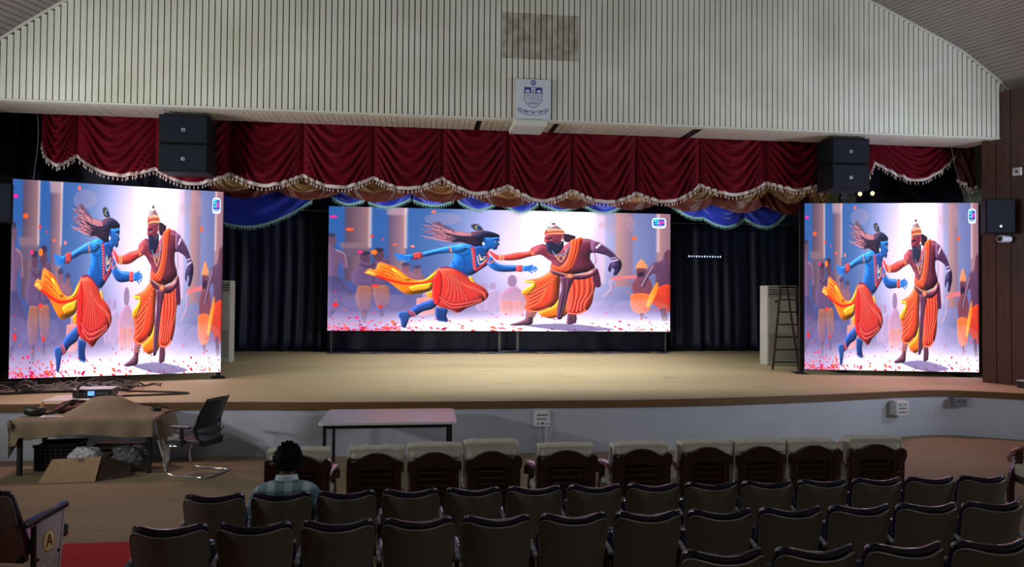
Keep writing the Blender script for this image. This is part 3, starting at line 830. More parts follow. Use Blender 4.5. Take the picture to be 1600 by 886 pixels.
B([(290, 455), (300, 440), (360, 470), (362, 560), (348, 640), (300, 684), (232, 706), (170, 707), (134, 690), (140, 640), (128, 600), (112, 578), (186, 530), (140, 522), (128, 510), (230, 488)], (238, 104, 50), (220, 66, 48))
B([(122, 510), (195, 514), (204, 550), (152, 602), (112, 580), (184, 532), (138, 522)], (255, 210, 60), (250, 150, 30))
B([(420, 480), (560, 460), (606, 430), (604, 520), (586, 590), (576, 650), (542, 702), (482, 724), (420, 720), (406, 690), (412, 560)], (232, 92, 54), (210, 56, 48))
for k in range(9): Bl([(340 - 8 * k, 480 + 9 * k), (280 - 6 * k, 530 + 14 * k), (170 - 3 * k, 590 + 12 * k)], 5, (182, 48, 50) if k % 2 else (252, 146, 90), .85)
for k in range(9): Bl([(430 + 18 * k, 490 - 3 * k), (440 + 17 * k, 580), (440 + 11 * k, 650), (420 + 13 * k, 712 - abs(4 - k) * 3)], 5, (176, 46, 52) if k % 2 else (250, 140, 100), .85)
Bl([(138, 690), (180, 704), (232, 704), (300, 680)], 6, (250, 140, 90)); Bl([(412, 716), (480, 722), (540, 700)], 6, (250, 130, 100))
B([(578, 440), (612, 436), (634, 536), (604, 552), (578, 512)], (112, 44, 76), (86, 36, 70))
B([(298, 436), (400, 464), (480, 474), (560, 464), (602, 428), (606, 462), (540, 496), (480, 502), (400, 494), (308, 462)], (118, 56, 84), (88, 40, 72))
B([(362, 488), (450, 490), (430, 560), (404, 640), (384, 720), (376, 754), (344, 748), (352, 640), (372, 560)], (110, 56, 88), (78, 42, 78))
for k in range(4): Bl([(378 + 16 * k, 500), (376 + 13 * k, 600), (352 + 9 * k, 740)], 4, (60, 34, 66) if k % 2 else (150, 90, 116), .9)
Bl([(300, 440), (400, 468), (500, 470), (600, 430)], 7, (206, 160, 130)); dot((425, 478), 30, 15, (206, 110, 90), uvB); dot((425, 478), 14, 8, (240, 180, 120), uvB)
# corner logo: rounded white plate, blue field, cyan and magenta figures, caption bar
def rr(u0, v0, u1, v1, r, c):
    P = []
    for cx, cy, a in ((u1 - r, v0 + r * 2.6, -90), (u1 - r, v1 - r * 2.6, 0), (u0 + r, v1 - r * 2.6, 90), (u0 + r, v0 + r * 2.6, 180)):
        P += [(cx + r * math.cos(math.radians(a + 18 * k)), cy + r * 2.6 * math.sin(math.radians(a + 18 * k))) for k in range(6)]
    fill(P, c)
rr(.9435, .036, .986, .122, .008, (226, 244, 255)); rr(.9475, .046, .982, .112, .005, (40, 92, 190))
fill([(.9475, .100), (.982, .100), (.980, .112), (.9495, .112)], (206, 220, 250))
fill([(.951, .050), (.966, .050), (.966, .057), (.955, .057), (.955, .064), (.964, .064), (.964, .088), (.951, .088), (.951, .081), (.960, .081), (.960, .071), (.951, .071)], (90, 240, 240))
fill([(.964, .060), (.978, .060), (.980, .066), (.980, .078), (.977, .084), (.969, .084), (.969, .096), (.964, .096)], (226, 80, 200))
fill([(.969, .067), (.975, .067), (.975, .077), (.969, .077)], (40, 92, 190))
for k in range(5): fill([(.953 + .005 * k, .103), (.956 + .005 * k, .103), (.956 + .005 * k, .109), (.953 + .005 * k, .109)], (60, 80, 150))

IMG = IMG.reshape(GH, SS, GW, SS, 3).mean((1, 3)).clip(0, 1)
LIN = np.where(IMG <= .04045, IMG / 12.92, ((IMG + .055) / 1.055) ** 2.4)


def picture_mesh():
    """unit picture in the XZ plane facing -Y, one face per LED pixel"""
    gx, gz = np.meshgrid(np.arange(GW + 1) / GW, 1 - np.arange(GH + 1) / GH)
    co = np.stack([gx.ravel(), np.zeros(gx.size), gz.ravel()], 1)
    i, j = np.meshgrid(np.arange(GW), np.arange(GH)); a = (j * (GW + 1) + i).ravel()
    fc = np.stack([a + GW + 1, a + GW + 2, a + 1, a], 1)
    me = bpy.data.meshes.new('picture')
    me.vertices.add(len(co)); me.vertices.foreach_set('co', co.astype('f').ravel())
    me.loops.add(fc.size); me.loops.foreach_set('vertex_index', fc.astype('i').ravel())
    me.polygons.add(len(fc)); me.polygons.foreach_set('loop_start', np.arange(0, fc.size, 4, dtype='i'))
    me.update(calc_edges=True)
    at = me.color_attributes.new('pixels', 'FLOAT_COLOR', 'CORNER')
    rgba = np.concatenate([(LIN * (1 + 1.0 * LIN ** 4)).reshape(-1, 3), np.ones((GW * GH, 1))], 1)
    at.data.foreach_set('color', np.repeat(rgba, 4, 0).astype('f').ravel())
    m, nd, l, p = _new('led_picture')
    v = nd.new('ShaderNodeVertexColor'); v.layer_name = 'pixels'
    p.inputs['Base Color'].default_value = (.01, .01, .012, 1); p.inputs['Roughness'].default_value = .5
    p.inputs['Specular IOR Level'].default_value = .2
    l.new(v.outputs['Color'], p.inputs['Emission Color']); p.inputs['Emission Strength'].default_value = 1.0
    me.materials.append(m)
    return me


PIC = picture_mesh()


def led_screen(label, a, bb, z0, z1, legs, depth=.1):
    """a, bb: left and right end in plan, seen from the seats"""
    a = Vector(a); bb = Vector(bb); L = (bb - a).length; rz = math.atan2(bb.y - a.y, bb.x - a.x)
    t = thing('led_screen', label, 'screen', (a.x, a.y, SZ), rz, 'LED screens on the stage')
    p = link('picture', PIC, t); p.location = (0, 0, z0 - SZ); p.scale = (L, 1, z1 - z0)
    MB().span((-.01, .004, z0 - SZ - .012), (L + .01, depth, z1 - SZ + .012)).build('cabinet', 'black', t)
    for x, m, wd in legs:
        MB().span((x - wd / 2, depth, .012), (x + wd / 2, depth + wd, z1 - SZ if m == 'black' else z0 - SZ + .3)).span((x - .12, .0, 0), (x + .12, .5, .012)).build('leg', m, t)
    MB().span((.1, depth, z0 - SZ + .2), (L - .1, depth + .05, z0 - SZ + .25)).build('crossbar', 'steel', t)
    return t
scr_l = led_screen('tall LED screen at left end of stage, turned towards the middle', (-7.04, 13.45), (-3.80, 14.43), .93, 4.38, ((.4, 'black', .06), (3.35, 'black', .07)))
scr_c = led_screen('wide LED screen at back of stage in front of black cloth', (-2.62, 20.8), (7.34, 20.8), 1.43, 4.93, ((.1, 'steel', .05), (4.87, 'steel', .07), (5.40, 'steel', .07), (9.86, 'steel', .05)))
scr_r = led_screen('tall LED screen at right end of stage beside the ladder', (8.20, 14.71), (11.67, 13.94), .91, 4.49, ((-.03, 'black', .08), (3.3, 'black', .08)))
MB().span((4.87, .0, .03), (5.40, .06, .07)).build('foot_bar', 'steel', scr_c)
# ------------------------------------------------------------------ draped valances over the stage
def tassels(mb, pts, step, ln, w):
    """small hanging tufts along a polyline"""
    acc = 0.0
    for p, q in zip(pts, pts[1:]):
        d = (Vector(q) - Vector(p)).length
        acc += d
        if acc >= step:
            acc -= step
            x, y, z = q
            mb.add([(x, y, z), (x - w, y, z - ln * .55), (x, y - w, z - ln * .55), (x + w, y, z - ln * .55), (x, y + w, z - ln * .55), (x, y, z - ln)],
                   [(0, 1, 2), (0, 2, 3), (0, 3, 4), (0, 4, 1), (5, 2, 1), (5, 3, 2), (5, 4, 3), (5, 1, 4)])


def valance(name, label, y, ztop, swags, m, fm, fh=.048, step=.08, tl=.08, folds=8, amp=.11, group=None, yfn=None, deep=.55):
    """swags: (xl, zl, xr, zr, zlow)"""
    t = thing(name, label, 'curtain', (0, y, 0), 0, group)
    for xl, zl, xr, zr, lo in swags:
        sag = (zl + zr) / 2 - lo
        ph = random.uniform(0, 1)
        wv = [random.uniform(-1, 1) for _ in range(4)]

        def zb(u): return lerp(zl, zr, u) - sag * (1 - abs(2 * u - 1) ** 1.75)

        def pos(u, v):
            x = lerp(xl, xr, u)
            z = lerp(ztop, zb(u), v)
            c = 2 * u - 1
            c2 = c + .08 * wv[0] * (1 - c * c)
            phase = folds * (v - deep * (1 - c2 * c2) * (.35 + .65 * v)) + ph + .25 * wv[1] * math.sin(3 * u + wv[2]) * v
            k = phase - math.floor(phase)
            k = k ** 1.35
            f = .5 - .5 * math.cos(2 * PI * k)
            env = (1 - abs(c) ** 6) * (.35 + .65 * min(1, v * 2.2))
            yy = -amp * f * env - .10 * (1 - c * c) * v + .03 * (abs(c) ** 8)
            yy += .012 * math.sin(31 * u + 5 * wv[3]) * (1 - v) * env
            return Vector((x, yy, z))
        b = MB(); b.grid(lambda u, v: pos(u, v), 34, 84)
        s = b.build('swag', m, t, smooth=True)
        n_ = 26
        low = [pos(i / n_, 1.0) for i in range(n_ + 1)]
        b = MB()
        b.slab(lambda u, v, sd: low[round(u * n_)] + Vector((0, -.012 + .02 * sd, .015 - (fh + .015) * v)), n_, 1)
        b.build('fringe_band', fm, s)
        b = MB(); tassels(b, [tuple(p + Vector((0, -.004, -fh))) for p in smooth_curve([tuple(p) for p in low], 4) for p in [Vector(p)]], step, tl, .014)
        o = b.build('tassel_fringe', fm, s); o['kind'] = 'stuff'
    xa, xb = swags[0][0], swags[-1][2]
    MB().tube([(xa, 0, ztop), (xb, 0, ztop)], .02, 8).build('batten', 'black', t)
    for k in range(4 if xb - xa > 2 else 2):
        x = lerp(xa + .1, xb - .1, k / (3 if xb - xa > 2 else 1))
        MB().tube([(x, 0, ztop), (x, 0, 7.9)], .005, 5).build('suspension_wire', 'black', t)
    return t


cus = [(-6.24, 4.92), (-4.89, 4.73), (-3.55, 4.68), (-2.25, 4.69), (-.94, 4.68), (.36, 4.71), (1.64, 4.60), (2.91, 4.54), (4.21, 4.52), (5.53, 4.72), (6.93, 4.80), (8.18, 4.84), (9.33, 5.29), (11.2, 5.58)]
lows = [4.57, 4.45, 4.45, 4.45, 4.46, 4.41, 4.30, 4.30, 4.35, 4.52, 4.66, 4.72, 4.93]
sw = [(-6.84, 5.15, -6.24, 4.92, 4.72)] + [(a[0], a[1], c[0], c[1], lo) for a, c, lo in zip(cus, cus[1:], lows)]
valance('maroon_valance', 'maroon velvet swagged valance with cream tassel fringe under the slatted arch', 13.95, 5.98, sw, 'red', 'fringe')
valance('side_drape', 'short dark maroon drape beside the right wall, past the end of the valance', 14.0, 5.98, [(11.25, 4.98, 11.62, 4.9, 4.78)], 'red_dark', 'fringe', folds=3)

bl = [(-4.85, 4.24, -2.38, 4.52, 3.90), (-1.97, 4.61, -1.23, 4.56, 4.44), (-1.17, 4.51, -.22, 4.62, 4.40), (-.18, 4.59, .76, 4.60, 4.45), (.83, 4.60, 1.76, 4.60, 4.38),
      (1.80, 4.60, 2.70, 4.58, 4.35), (2.74, 4.58, 3.66, 4.59, 4.41), (3.70, 4.59, 4.70, 4.60, 4.38), (5.75, 4.70, 6.63, 4.34, 4.36), (6.63, 4.34, 7.66, 4.34, 4.12), (7.66, 4.34, 8.75, 4.55, 4.14)]
valance('blue_valance', 'blue satin swagged valance with pale cyan fringe, lowest of the layers', 16.4, 5.6, [(a - .05, z, c - .05, z2, lo) for a, z, c, z2, lo in bl], 'blue', 'cyan', fh=.035, step=.06, tl=.05, folds=5, amp=.04, deep=.25)
bx = [-4.4, -3.05, -1.72, -.3, 1.1, 2.5, 3.9, 5.25, 6.5, 7.72, 8.9]
blo = [4.42, 4.42, 4.41, 4.44, 4.37, 4.37, 4.37, 4.37, 4.37, 4.36]
valance('rust_valance', 'rust brown swagged valance between the maroon and blue layers', 15.6, 5.7, [(a, lo + .2, c, lo + .2, lo) for a, c, lo in zip(bx, bx[1:], blo)], 'brown', 'brown', fh=.02, step=.2, tl=.03, folds=5, amp=.04)
gx = [-4.5, -3.1, -1.72, -.3, 1.1, 2.5, 3.85, 5.25, 6.55, 7.62, 8.55, 9.12]
glo = [4.51, 4.52, 4.55, 4.56, 4.50, 4.52, 4.48, 4.55, 4.56, 4.54, 4.50]
valance('gold_valance', 'gold satin swagged valance just behind the maroon one', 15.2, 5.75, [(a, (lo + .3 if a < 9 else 4.9), c, (lo + .3 if c < 9 else 5.0), lo) for a, c, lo in zip(gx, gx[1:], glo)], 'gold', 'gold', fh=.02, step=.3, tl=.03, folds=9, amp=.06)


# ------------------------------------------------------------------ black stage curtains
def curtain(name, label, x0, x1, y, z0, z1, waves, amp, m='black_cloth', seed=0, gather=True):
    rs = random.Random(seed)
    k = [(rs.uniform(.6, 1.6), rs.uniform(0, 6.28), rs.uniform(.4, 1)) for _ in range(5)]
    t = thing(name, label, 'curtain', (x0, y, z0))
    n = max(24, int(waves * 9))

    def f(u, v, s):
        q = 0
        for fr, p, a in k:
            q += a * math.sin(waves * 2 * PI * u * fr + p + .7 * math.sin(2.5 * v * fr + p))
        q /= 2.5
        return (u * (x1 - x0), amp * q * (.35 + .65 * v) + (.02 if s else 0), (1 - v) * (z1 - z0) + .012 + .02 * v * math.sin(u * 40))
    b = MB(); b.slab(f, n, 14)
    b.build('cloth', m, t, smooth=True)
    if gather:
        MB().tube([(-.05, 0, z1 - z0 + .03), (x1 - x0 + .05, 0, z1 - z0 + .03)], .025, 8).build('rail', 'steel', t)
    return t
curtain('stage_curtain', 'black pleated curtain between the left and middle LED screens', -5.9, -2.72, 21.5, SZ, 4.85, 7, .13, seed=3)
curtain('stage_curtain', 'black pleated curtain right of the middle LED screen, behind the ladder', 7.42, 11.4, 21.5, SZ, 4.72, 8, .13, seed=8)
curtain('screen_skirt', 'black cloth hung below and behind the wide middle screen', -2.72, 7.40, 21.3, SZ, 2.2, 9, .06, seed=5)
curtain('header_cloth', 'blue-black header cloth above the middle screen and back curtains', -8.0, 12.6, 22.3, 4.3, 7.86, 5, .08, 'blue_black', 6)
curtain('back_cloth', 'black backcloth at the rear of the stage behind the curtains', -8.0, 12.6, 22.6, SZ, 4.6, 10, .08, seed=9)
curtain('wing_curtain', 'black wing curtain at far left behind the left LED screen', -8.1, -4.75, 15.6, SZ, 6.6, 5, .12, seed=11)
curtain('wing_curtain', 'black wing curtain at far right behind the right LED screen', 9.9, 12.6, 15.5, SZ, 6.8, 5, .12, seed=12)
tp = MB()
tp.slab(lambda u, v, s: (lerp(-2.6, 7.2, u), 20.6 + .18 * v - .12 + .02 * math.sin(u * 50), SZ + .014 + .03 * (1 + math.sin(u * 37 + 3 * v)) * (1 - v) + .006 * s), 60, 2)
tag(tp.build('tarpaulin', 'tarp'), 'blue tarpaulin edge on the stage under the wide screen', 'tarpaulin')

# ------------------------------------------------------------------ hanging speakers
def speaker_pair(label, loc, rz, sx, sy):
    t = thing('hanging_speaker', label, 'speaker', loc, rz, 'speaker pairs hung under the arch')
    h = .505
    for k in (0, 1):
        z = -h * k - h / 2
        c = MB().prism([(-sx / 2, 0), (sx / 2, 0), (sx / 2 - .03, sy), (-sx / 2 + .03, sy)], lambda u, v, w: (u, v, z - h / 2 + .008 + w), h - .016).build('cabinet', 'speaker', t, bevel=.012)
        MB().span((-sx / 2 + .025, -.014, z - h / 2 + .03), (sx / 2 - .025, .004, z + h / 2 - .03)).build('grille', 'grille', c, bevel=.008)
        bz = z - .02
        MB().span((-.03, -.022, bz - .028), (.03, -.014, bz + .028)).build('badge', 'badge', c)
        q = MB()
        q.prism([(-.02, -.016), (-.008, -.016), (-.008, .0), (-.02, .006), (-.02, .016), (.02, .016), (.02, .006), (.006, .004), (.02, -.004), (.02, -.016), (.008, -.016), (0, -.004)], lambda u, v, w: (u, -.0225 - w, bz + v), .001)
        q.build('badge_mark', 'badge_dark', c)
    for x in (-sx * .32, sx * .32):
        for y in (.1, sy - .12):
            MB().tube([(x, y, -.01), (x, y, .06), (x + .01, y, .18)], .012, 6).build('suspension_strap', 'steel', t)
    MB().span((-sx / 2 + .06, .06, -.006), (sx / 2 - .06, sy - .06, .03)).build('rigging_frame', 'black', t)
    return t
speaker_pair('pair of black loudspeakers hung at the left under the arch', (-4.13, 13.1, 5.53), 0, .83, .56)
speaker_pair('pair of black loudspeakers hung at the right, turned to show a side', (8.20, 13.02, 5.55), 0, .79, .58)

# wall speakers
def wall_speaker(label, W, s, off, z, rz):
    p = wall_point(W, s, off, z)
    t = thing('wall_speaker', label, 'speaker', p, rz)
    MB().prism([(-.27, 0), (.27, 0), (.2, .3), (-.2, .3)], lambda u, v, w: (u, v, -.33 + w), .66).build('cabinet', 'speaker', t, bevel=.015)
    MB().span((-.25, -.012, -.31), (.25, .004, .31)).build('grille', 'grille', t, bevel=.008)
    MB().span((-.02, -.02, -.22), (.02, -.012, -.18)).build('badge', 'badge', t)
    MB().box((0, .36, 0), (.1, .16, .2)).build('bracket', 'black', t)
    return t
wall_speaker('single black wall loudspeaker beside right LED screen', WR, .02, .42, 4.03, math.radians(-12))
wall_speaker('black wall loudspeaker cut off by the left edge, over the left screen', (-7.02, 12.85, 0, 0, 0, 0), 0, 0, 3.9, math.radians(12))
MB().span((-7.4, 12.95, 4.5), (-6.95, 13.05, 4.6))

t = thing('security_camera', 'small white bullet security camera on the wood wall below the wall loudspeaker', 'camera', wall_point(WR, -.02, .22, 3.60))
b = MB(); b.tube([(.14, .03, 0), (-.02, 0, 0), (-.11, -.02, 0)], [.06, .065, .07], 14); b.build('housing', 'camera_white', t, smooth=False, bevel=.006)
MB().tube([(-.108, -.02, 0), (-.122, -.0225, 0)], .045, 14).build('lens', 'black', t)
MB().tube([(.08, .05, 0), (.2, .1, .0), (.26, .12, .0)], .025, 8).build('mount_arm', 'camera_white', t)

t = thing('wall_socket', 'small square pale socket plate high on the wood wall', 'socket', wall_point(WR, .12, .03, 4.89), math.atan2(WR[3], WR[2]))
MB().box((0, 0, 0), (.15, .05, .15)).build('plate', 'socket', t, bevel=.01)
MB().tube([(0, -.025, 0), (0, -.032, 0)], .03, 10).build('hole', 'switch_dark', t)

# crest board and white lamp box on the arch
t = thing('crest_board', 'white square board with blue university crest on the slatted arch', 'sign', (1.94, YF - .046, 5.98))
MB().box((0, 0, -.025), (.63, .04, .71)).build('board', 'crest_white', t, bevel=.005)
fr = lambda u, v, w: (u, -.0205 - w, v)
b = MB()                                                   # eight-pointed rosette at the top
P = [(.001 + .055 * math.cos(a) * (1 if i % 2 else .74), .27 + .055 * math.sin(a) * (1 if i % 2 else .74)) for i, a in enumerate(np.linspace(0, 2 * PI, 17)[:-1])]
b.prism(P, fr, .002); b.build('rosette', 'ink_blue', t)
b = MB(); b.prism([(.028 * math.cos(a), .27 + .028 * math.sin(a)) for a in np.linspace(0, 2 * PI, 13)[:-1]], lambda u, v, w: (u, -.0225 - w, v), .001); b.build('rosette_ring', 'crest_white', t)
b = MB(); b.prism([(.016 * math.cos(a), .27 + .016 * math.sin(a)) for a in np.linspace(0, 2 * PI, 13)[:-1]], lambda u, v, w: (u, -.0235 - w, v), .001); b.build('rosette_eye', 'ink_blue', t)
shield = [(-.165, .19)] + smooth_curve([(-.165, .02), (-.15, -.06), (-.09, -.135), (0, -.185), (.09, -.135), (.15, -.06), (.165, .02)], 4) + [(.165, .19)]
inner = [(u * .955, v * .955 + .004) for u, v in shield]
b = MB(); b.prism(shield, fr, .002); b.build('shield_outline', 'ink_blue', t)
b = MB(); b.prism(inner, lambda u, v, w: (u, -.0225 - w, v), .001); b.build('shield_field', 'crest_white', t)
f2 = lambda u, v, w: (u, -.0235 - w, v)
for xa in (-.155, .05):
    b = MB(); b.prism([(xa, .075), (xa + .105, .075), (xa + .105, .182), (xa, .182)], f2, .001); b.build('shield_quarter', 'ink_blue', t)
for sx in (-.103, .103):                                   # pale open shapes on the two blue quarters
    b = MB(); b.prism([(sx - .04, .09), (sx + .04, .09), (sx + .032, .13), (sx + .012, .15), (sx - .004, .132), (sx - .03, .14)], lambda u, v, w: (u, -.0245 - w, v), .001); b.build('quarter_charge', 'crest_white', t)
b = MB()                                                   # gateway with a stepped roof in the middle
for P in (((-.05, .07), (.05, .07), (.05, .08), (-.05, .08)), ((-.05, .07), (-.04, .07), (-.04, .16), (-.05, .16)), ((.04, .07), (.05, .07), (.05, .16), (.04, .16)),
          ((-.05, .155), (0, .19), (.05, .155), (.05, .165), (0, .2), (-.05, .165)), ((-.014, .08), (-.006, .08), (-.006, .135), (-.014, .135)), ((.006, .08), (.014, .08), (.014, .135), (.006, .135)), ((-.03, .13), (.03, .13), (.03, .137), (-.03, .137))):
    b.prism(P, f2, .001)
b.build('gateway_mark', 'ink_blue', t)
b = MB()
for z, wd in ((.04, .145), (.0, .135), (-.04, .12), (-.085, .09)):
    pts = [(x, z + .011 * math.sin(x * 46 + (1.5 if z < 0 else 0))) for x in np.linspace(-wd, wd, 19)]
    b.prism(pts + [(x, y - .009) for x, y in reversed(pts)], f2, .001)
b.prism([(-.06, -.115), (.07, -.115), (.07, -.104), (-.06, -.104)], f2, .001)
b.build('wave_line', 'ink_blue', t)
b = MB()
up = [(x, -.25 + .9 * x * x) for x in np.linspace(-.22, .22, 15)]
for off in (.006, -.062):
    q = [(x, z + off) for x, z in up]; b.prism(q + [(x, z - .007) for x, z in reversed(q)], f2, .001)
for s in (-1, 1):
    P = [(s * .22, -.206), (s * .26, -.19), (s * .275, -.235), (s * .25, -.225), (s * .235, -.27), (s * .22, -.264)]
    q = P + [P[0]]
    for a, c in zip(q, q[1:]):
        d = Vector((c[0] - a[0], c[1] - a[1])).normalized(); nn = Vector((-d.y, d.x)) * .0035
        b.prism([(a[0] + nn.x, a[1] + nn.y), (c[0] + nn.x, c[1] + nn.y), (c[0] - nn.x, c[1] - nn.y), (a[0] - nn.x, a[1] - nn.y)], f2, .001)
for x in np.linspace(-.17, .17, 15):                       # motto letters, too small to read
    z = -.285 + .9 * x * x
    if abs(abs(x) - .06) > .02: b.prism([(x - .006, z), (x + .006, z), (x + .006, z + .026), (x - .006, z + .026)], f2, .001)
b.build('ribbon_line', 'ink_blue', t)
t = thing('lamp_box', 'shallow white box fixed to the underside below the crest board', 'box', (1.9, 13.1, 5.53))
MB().box((0, 0, 0), (.60, .76, .09)).build('housing', 'white_trim', t, bevel=.008)
MB().box((0, 0, -.047), (.54, .68, .006)).build('diffuser', 'crest_white', t)
MB().box((0, 0, .055), (.2, .2, .045)).build('mount', 'steel', t)

# ------------------------------------------------------------------ things standing on the stage
def conditioner(label, x, y, wd, rz=0.0, h=1.95):
    t = thing('air_conditioner', label, 'air conditioner', (x, y, SZ), rz)
    MB().span((-wd / 2, 0, .0), (wd / 2, .4, h)).build('body', 'ac', t, bevel=.02)
    MB().span((-wd / 2 + .04, -.012, .95), (wd / 2 - .04, .0, h - .32)).build('front_panel', 'ac', t, bevel=.006)
    MB().span((-wd / 2 + .04, -.006, h - .27), (wd / 2 - .04, .004, h - .05)).build('outlet_recess', 'ac_dark', t)
    for k in range(4):
        MB().box((0, -.014, h - .245 + k * .055), (wd - .1, .02, .022), Matrix.Rotation(.4, 3, 'X')).build('louvre', 'ac', t)
    MB().span((-wd / 2 + .04, -.01, .12), (wd / 2 - .04, .002, .78)).build('intake_grille', 'ac_grille', t)
    MB().span((-.05 - wd * .2, -.016, h - .42), (.05 - wd * .2, -.01, h - .36)).build('control_panel', 'ac_dark', t)
    return t
conditioner('white standing air conditioner half hidden by the left LED screen', -4.79, 17.8, .62)
conditioner('white standing air conditioner behind the ladder at right', 8.77, 16.75, .80)

t = thing('step_ladder', 'brown bamboo step ladder leaning open by right LED screen', 'ladder', (0, 0, 0))
top = [(8.27, 15.9, 2.70), (8.64, 15.9, 2.70)]; foot = [(8.00, 15.75, SZ), (8.68, 15.75, SZ)]
for a, c in zip(top, foot):
    MB().tube([a, c], .026, 8).build('rail', 'ladder', t)
for k in range(7):
    f = (k + .02) / 6.6
    MB().tube([tuple(lerp(top[0][i], foot[0][i], f) for i in range(3)), tuple(lerp(top[1][i], foot[1][i], f) for i in range(3))], .018, 6).build('rung', 'ladder', t)
MB().tube([(8.45, 15.95, 2.72), (8.42, 15.35, SZ)], .026, 8).build('prop_pole', 'ladder', t)
MB().tube([(8.42, 15.36, .92), (8.9, 15.5, .92)], .014, 6).build('brace', 'ladder', t)
MB().tube([(8.22, 15.92, 2.7), (8.70, 15.92, 2.7)], .02, 6).build('top_bar', 'ladder', t)

# black pole with two spot lamps near the gold swag
t = thing('truss_pole', 'black truss pole with crossbar above left edge of the right LED screen', 'pole', (9.35, 15.15, SZ))
MB().span((-.06, -.06, 0), (.06, .06, 4.2)).build('pole', 'black', t)
for z in (3.6, 3.85, 4.1):
    MB().span((-.1, -.09, z), (.1, .02, z + .07)).build('clamp', 'black', t)
MB().tube([(0, 0, 4.12), (1.45, 0, 3.84)], .03, 6).build('crossbar', 'black', t)
MB().span((-.2, -.2, 0), (.2, .2, .012)).build('base_plate', 'black', t)
for i, (x, z) in enumerate(((9.68, 4.78), (9.98, 4.80))):
    t = thing('spot_lamp', ('small lit stage spot lamp nearest the truss pole', 'small lit stage spot lamp further right on the truss crossbar')[i], 'lamp', (x, 15.1, z))
    MB().tube([(0, .08, .02), (0, -.08, 0)], [.05, .065], 12).build('housing', 'black', t)
    MB().tube([(0, -.081, 0), (0, -.086, 0)], .05, 12).build('lens', 'lens', t)
    MB().tube([(0, .05, .05), (0, .05, .14)], .012, 6).build('yoke', 'black', t)

# row of small LED lamps before the right curtain
t = thing('led_batten', 'row of small white LED lamps in front of right back curtain', 'lamp', (8.02, 21.1, 3.70))
MB().span((-.04, .02, -.03), (1.06, .06, .03)).build('bar', 'black', t)
for k in range(13):
    MB().box((.02 + k * .083, .012, random.uniform(-.004, .004)), (.035, .016, .04 if k % 3 else .055)).build('bulb', 'bulb', t)
for x in (.05, .97):
    MB().tube([(x, .04, .03), (x, .04, 4.2)], .004, 5).build('wire', 'black', t)

# hanging tassel below the blue swag
t = thing('hanging_tassel', 'gold and orange tassel hanging below left blue swag', 'tassel', (-4.07, 16.9, 3.98))
MB().tube([(0, 0, .0), (0, 0, .11)], [.055, .05], 10).build('skirt', 'tassel_red', t)
b = MB(); b.ball((0, 0, .15), (.05, .05, .06)); b.build('knot', 'tassel_gold', t, smooth=True)
MB().tube([(0, 0, .2), (0, 0, 3.92)], .006, 5).build('cord', 'tassel_gold', t)

# thin cords against the wing curtains
for nm, pts in (('thin pale cord hanging at far left beside the maroon valance', [(-7.05, 14.2, 5.9), (-7.02, 14.2, 5.2), (-7.12, 14.2, 4.2)]),
                ('thin grey cord hanging before right end of the maroon valance', [(10.85, 13.7, 5.7), (10.95, 13.7, 5.2), (11.15, 13.7, 4.6)]),
                ('thin dark cord slanting behind the right pair of loudspeakers', [(9.6, 14.4, 5.3), (10.2, 14.4, 4.95), (10.75, 14.4, 4.55)])):
    tag(MB().tube(smooth_curve(pts, 5), .008, 5).build('cord', 'cable_grey' if 'dark' not in nm else 'cable'), nm, 'cord')

# cables, processor and sheet at the left front of the stage
rs = random.Random(4)
b = MB()
for k in range(34):
    x = rs.uniform(-7.2, -4.9); y = rs.uniform(12.55, 13.2) + (x + 7) * .1
    pts = [(x, y, SZ + .02)]
    a = rs.uniform(-.6, .6)
    for q in range(7):
        a += rs.uniform(-.9, .9); x += .22 * math.cos(a) * rs.choice((1, 1, -1)); y += .10 * math.sin(a)
        pts.append((max(-7.6, min(-4.3, x)), max(12.4, min(13.5, y)), SZ + .02 + abs(rs.gauss(0, .05))))
    b.tube(smooth_curve(pts, 3), rs.choice((.008, .011, .015)), 5)
tangle = tag(b.build('cable_tangle', 'cable'), 'heap of black and grey cables on the stage below left LED screen', 'cables', kind='stuff')
b = MB()
for k in range(16):
    x = rs.uniform(-7.1, -5.2); y = rs.uniform(12.5, 12.95)
    pts = [(x + .16 * q, y + rs.uniform(-.1, .1), SZ + .03 + abs(rs.gauss(0, .06))) for q in range(7)]
    b.tube(smooth_curve(pts, 3), .009, 5)
tag(b.build('grey_cable', 'cable_grey', tangle), kind='stuff')
for nm, pts, r in (('thick black cable along the front of the cable heap', [(-7.4, 12.35, .82), (-6.6, 12.3, .82), (-6.1, 12.45, .82), (-5.5, 12.6, .82), (-5.0, 12.75, .82)], .022),
                   ('black cable looping out right of the video processor', [(-5.02, 12.1, .93), (-4.75, 12.55, .82), (-4.3, 12.45, .82), (-3.75, 12.3, .815), (-3.9, 12.15, .815), (-4.85, 11.95, .815)], .016),
                   ('black lead arching over the top of the video processor', [(-5.12, 11.72, .83), (-5.14, 11.70, .99), (-5.1, 12.2, 1.06), (-4.95, 12.7, .98), (-4.85, 12.9, .82)], .02)):
    tag(MB().tube(smooth_curve(pts, 6), r, 7).build('cable', 'cable'), nm, 'cable')
t = thing('paper_sheet', 'white card sheet under the video processor on the stage edge', 'sheet', (-5.1, 11.85, SZ), .12)
MB().box((0, 0, .01), (.98, .62, .012)).build('sheet', 'paper', t)
t = thing('video_processor', 'black rack video processor with blue display on the stage edge', 'electronics', (-4.98, 11.9, SZ + .017), .13)
MB().span((-.27, -.17, .012), (.27, .2, .13)).build('case', 'black_plastic', t, bevel=.005)
MB().span((-.27, -.17, .131), (.27, .2, .135)).build('top_cover', 'table_top', t)
MB().span((-.06, -.174, .04), (.03, -.169, .105)).build('display', 'lcd', t)
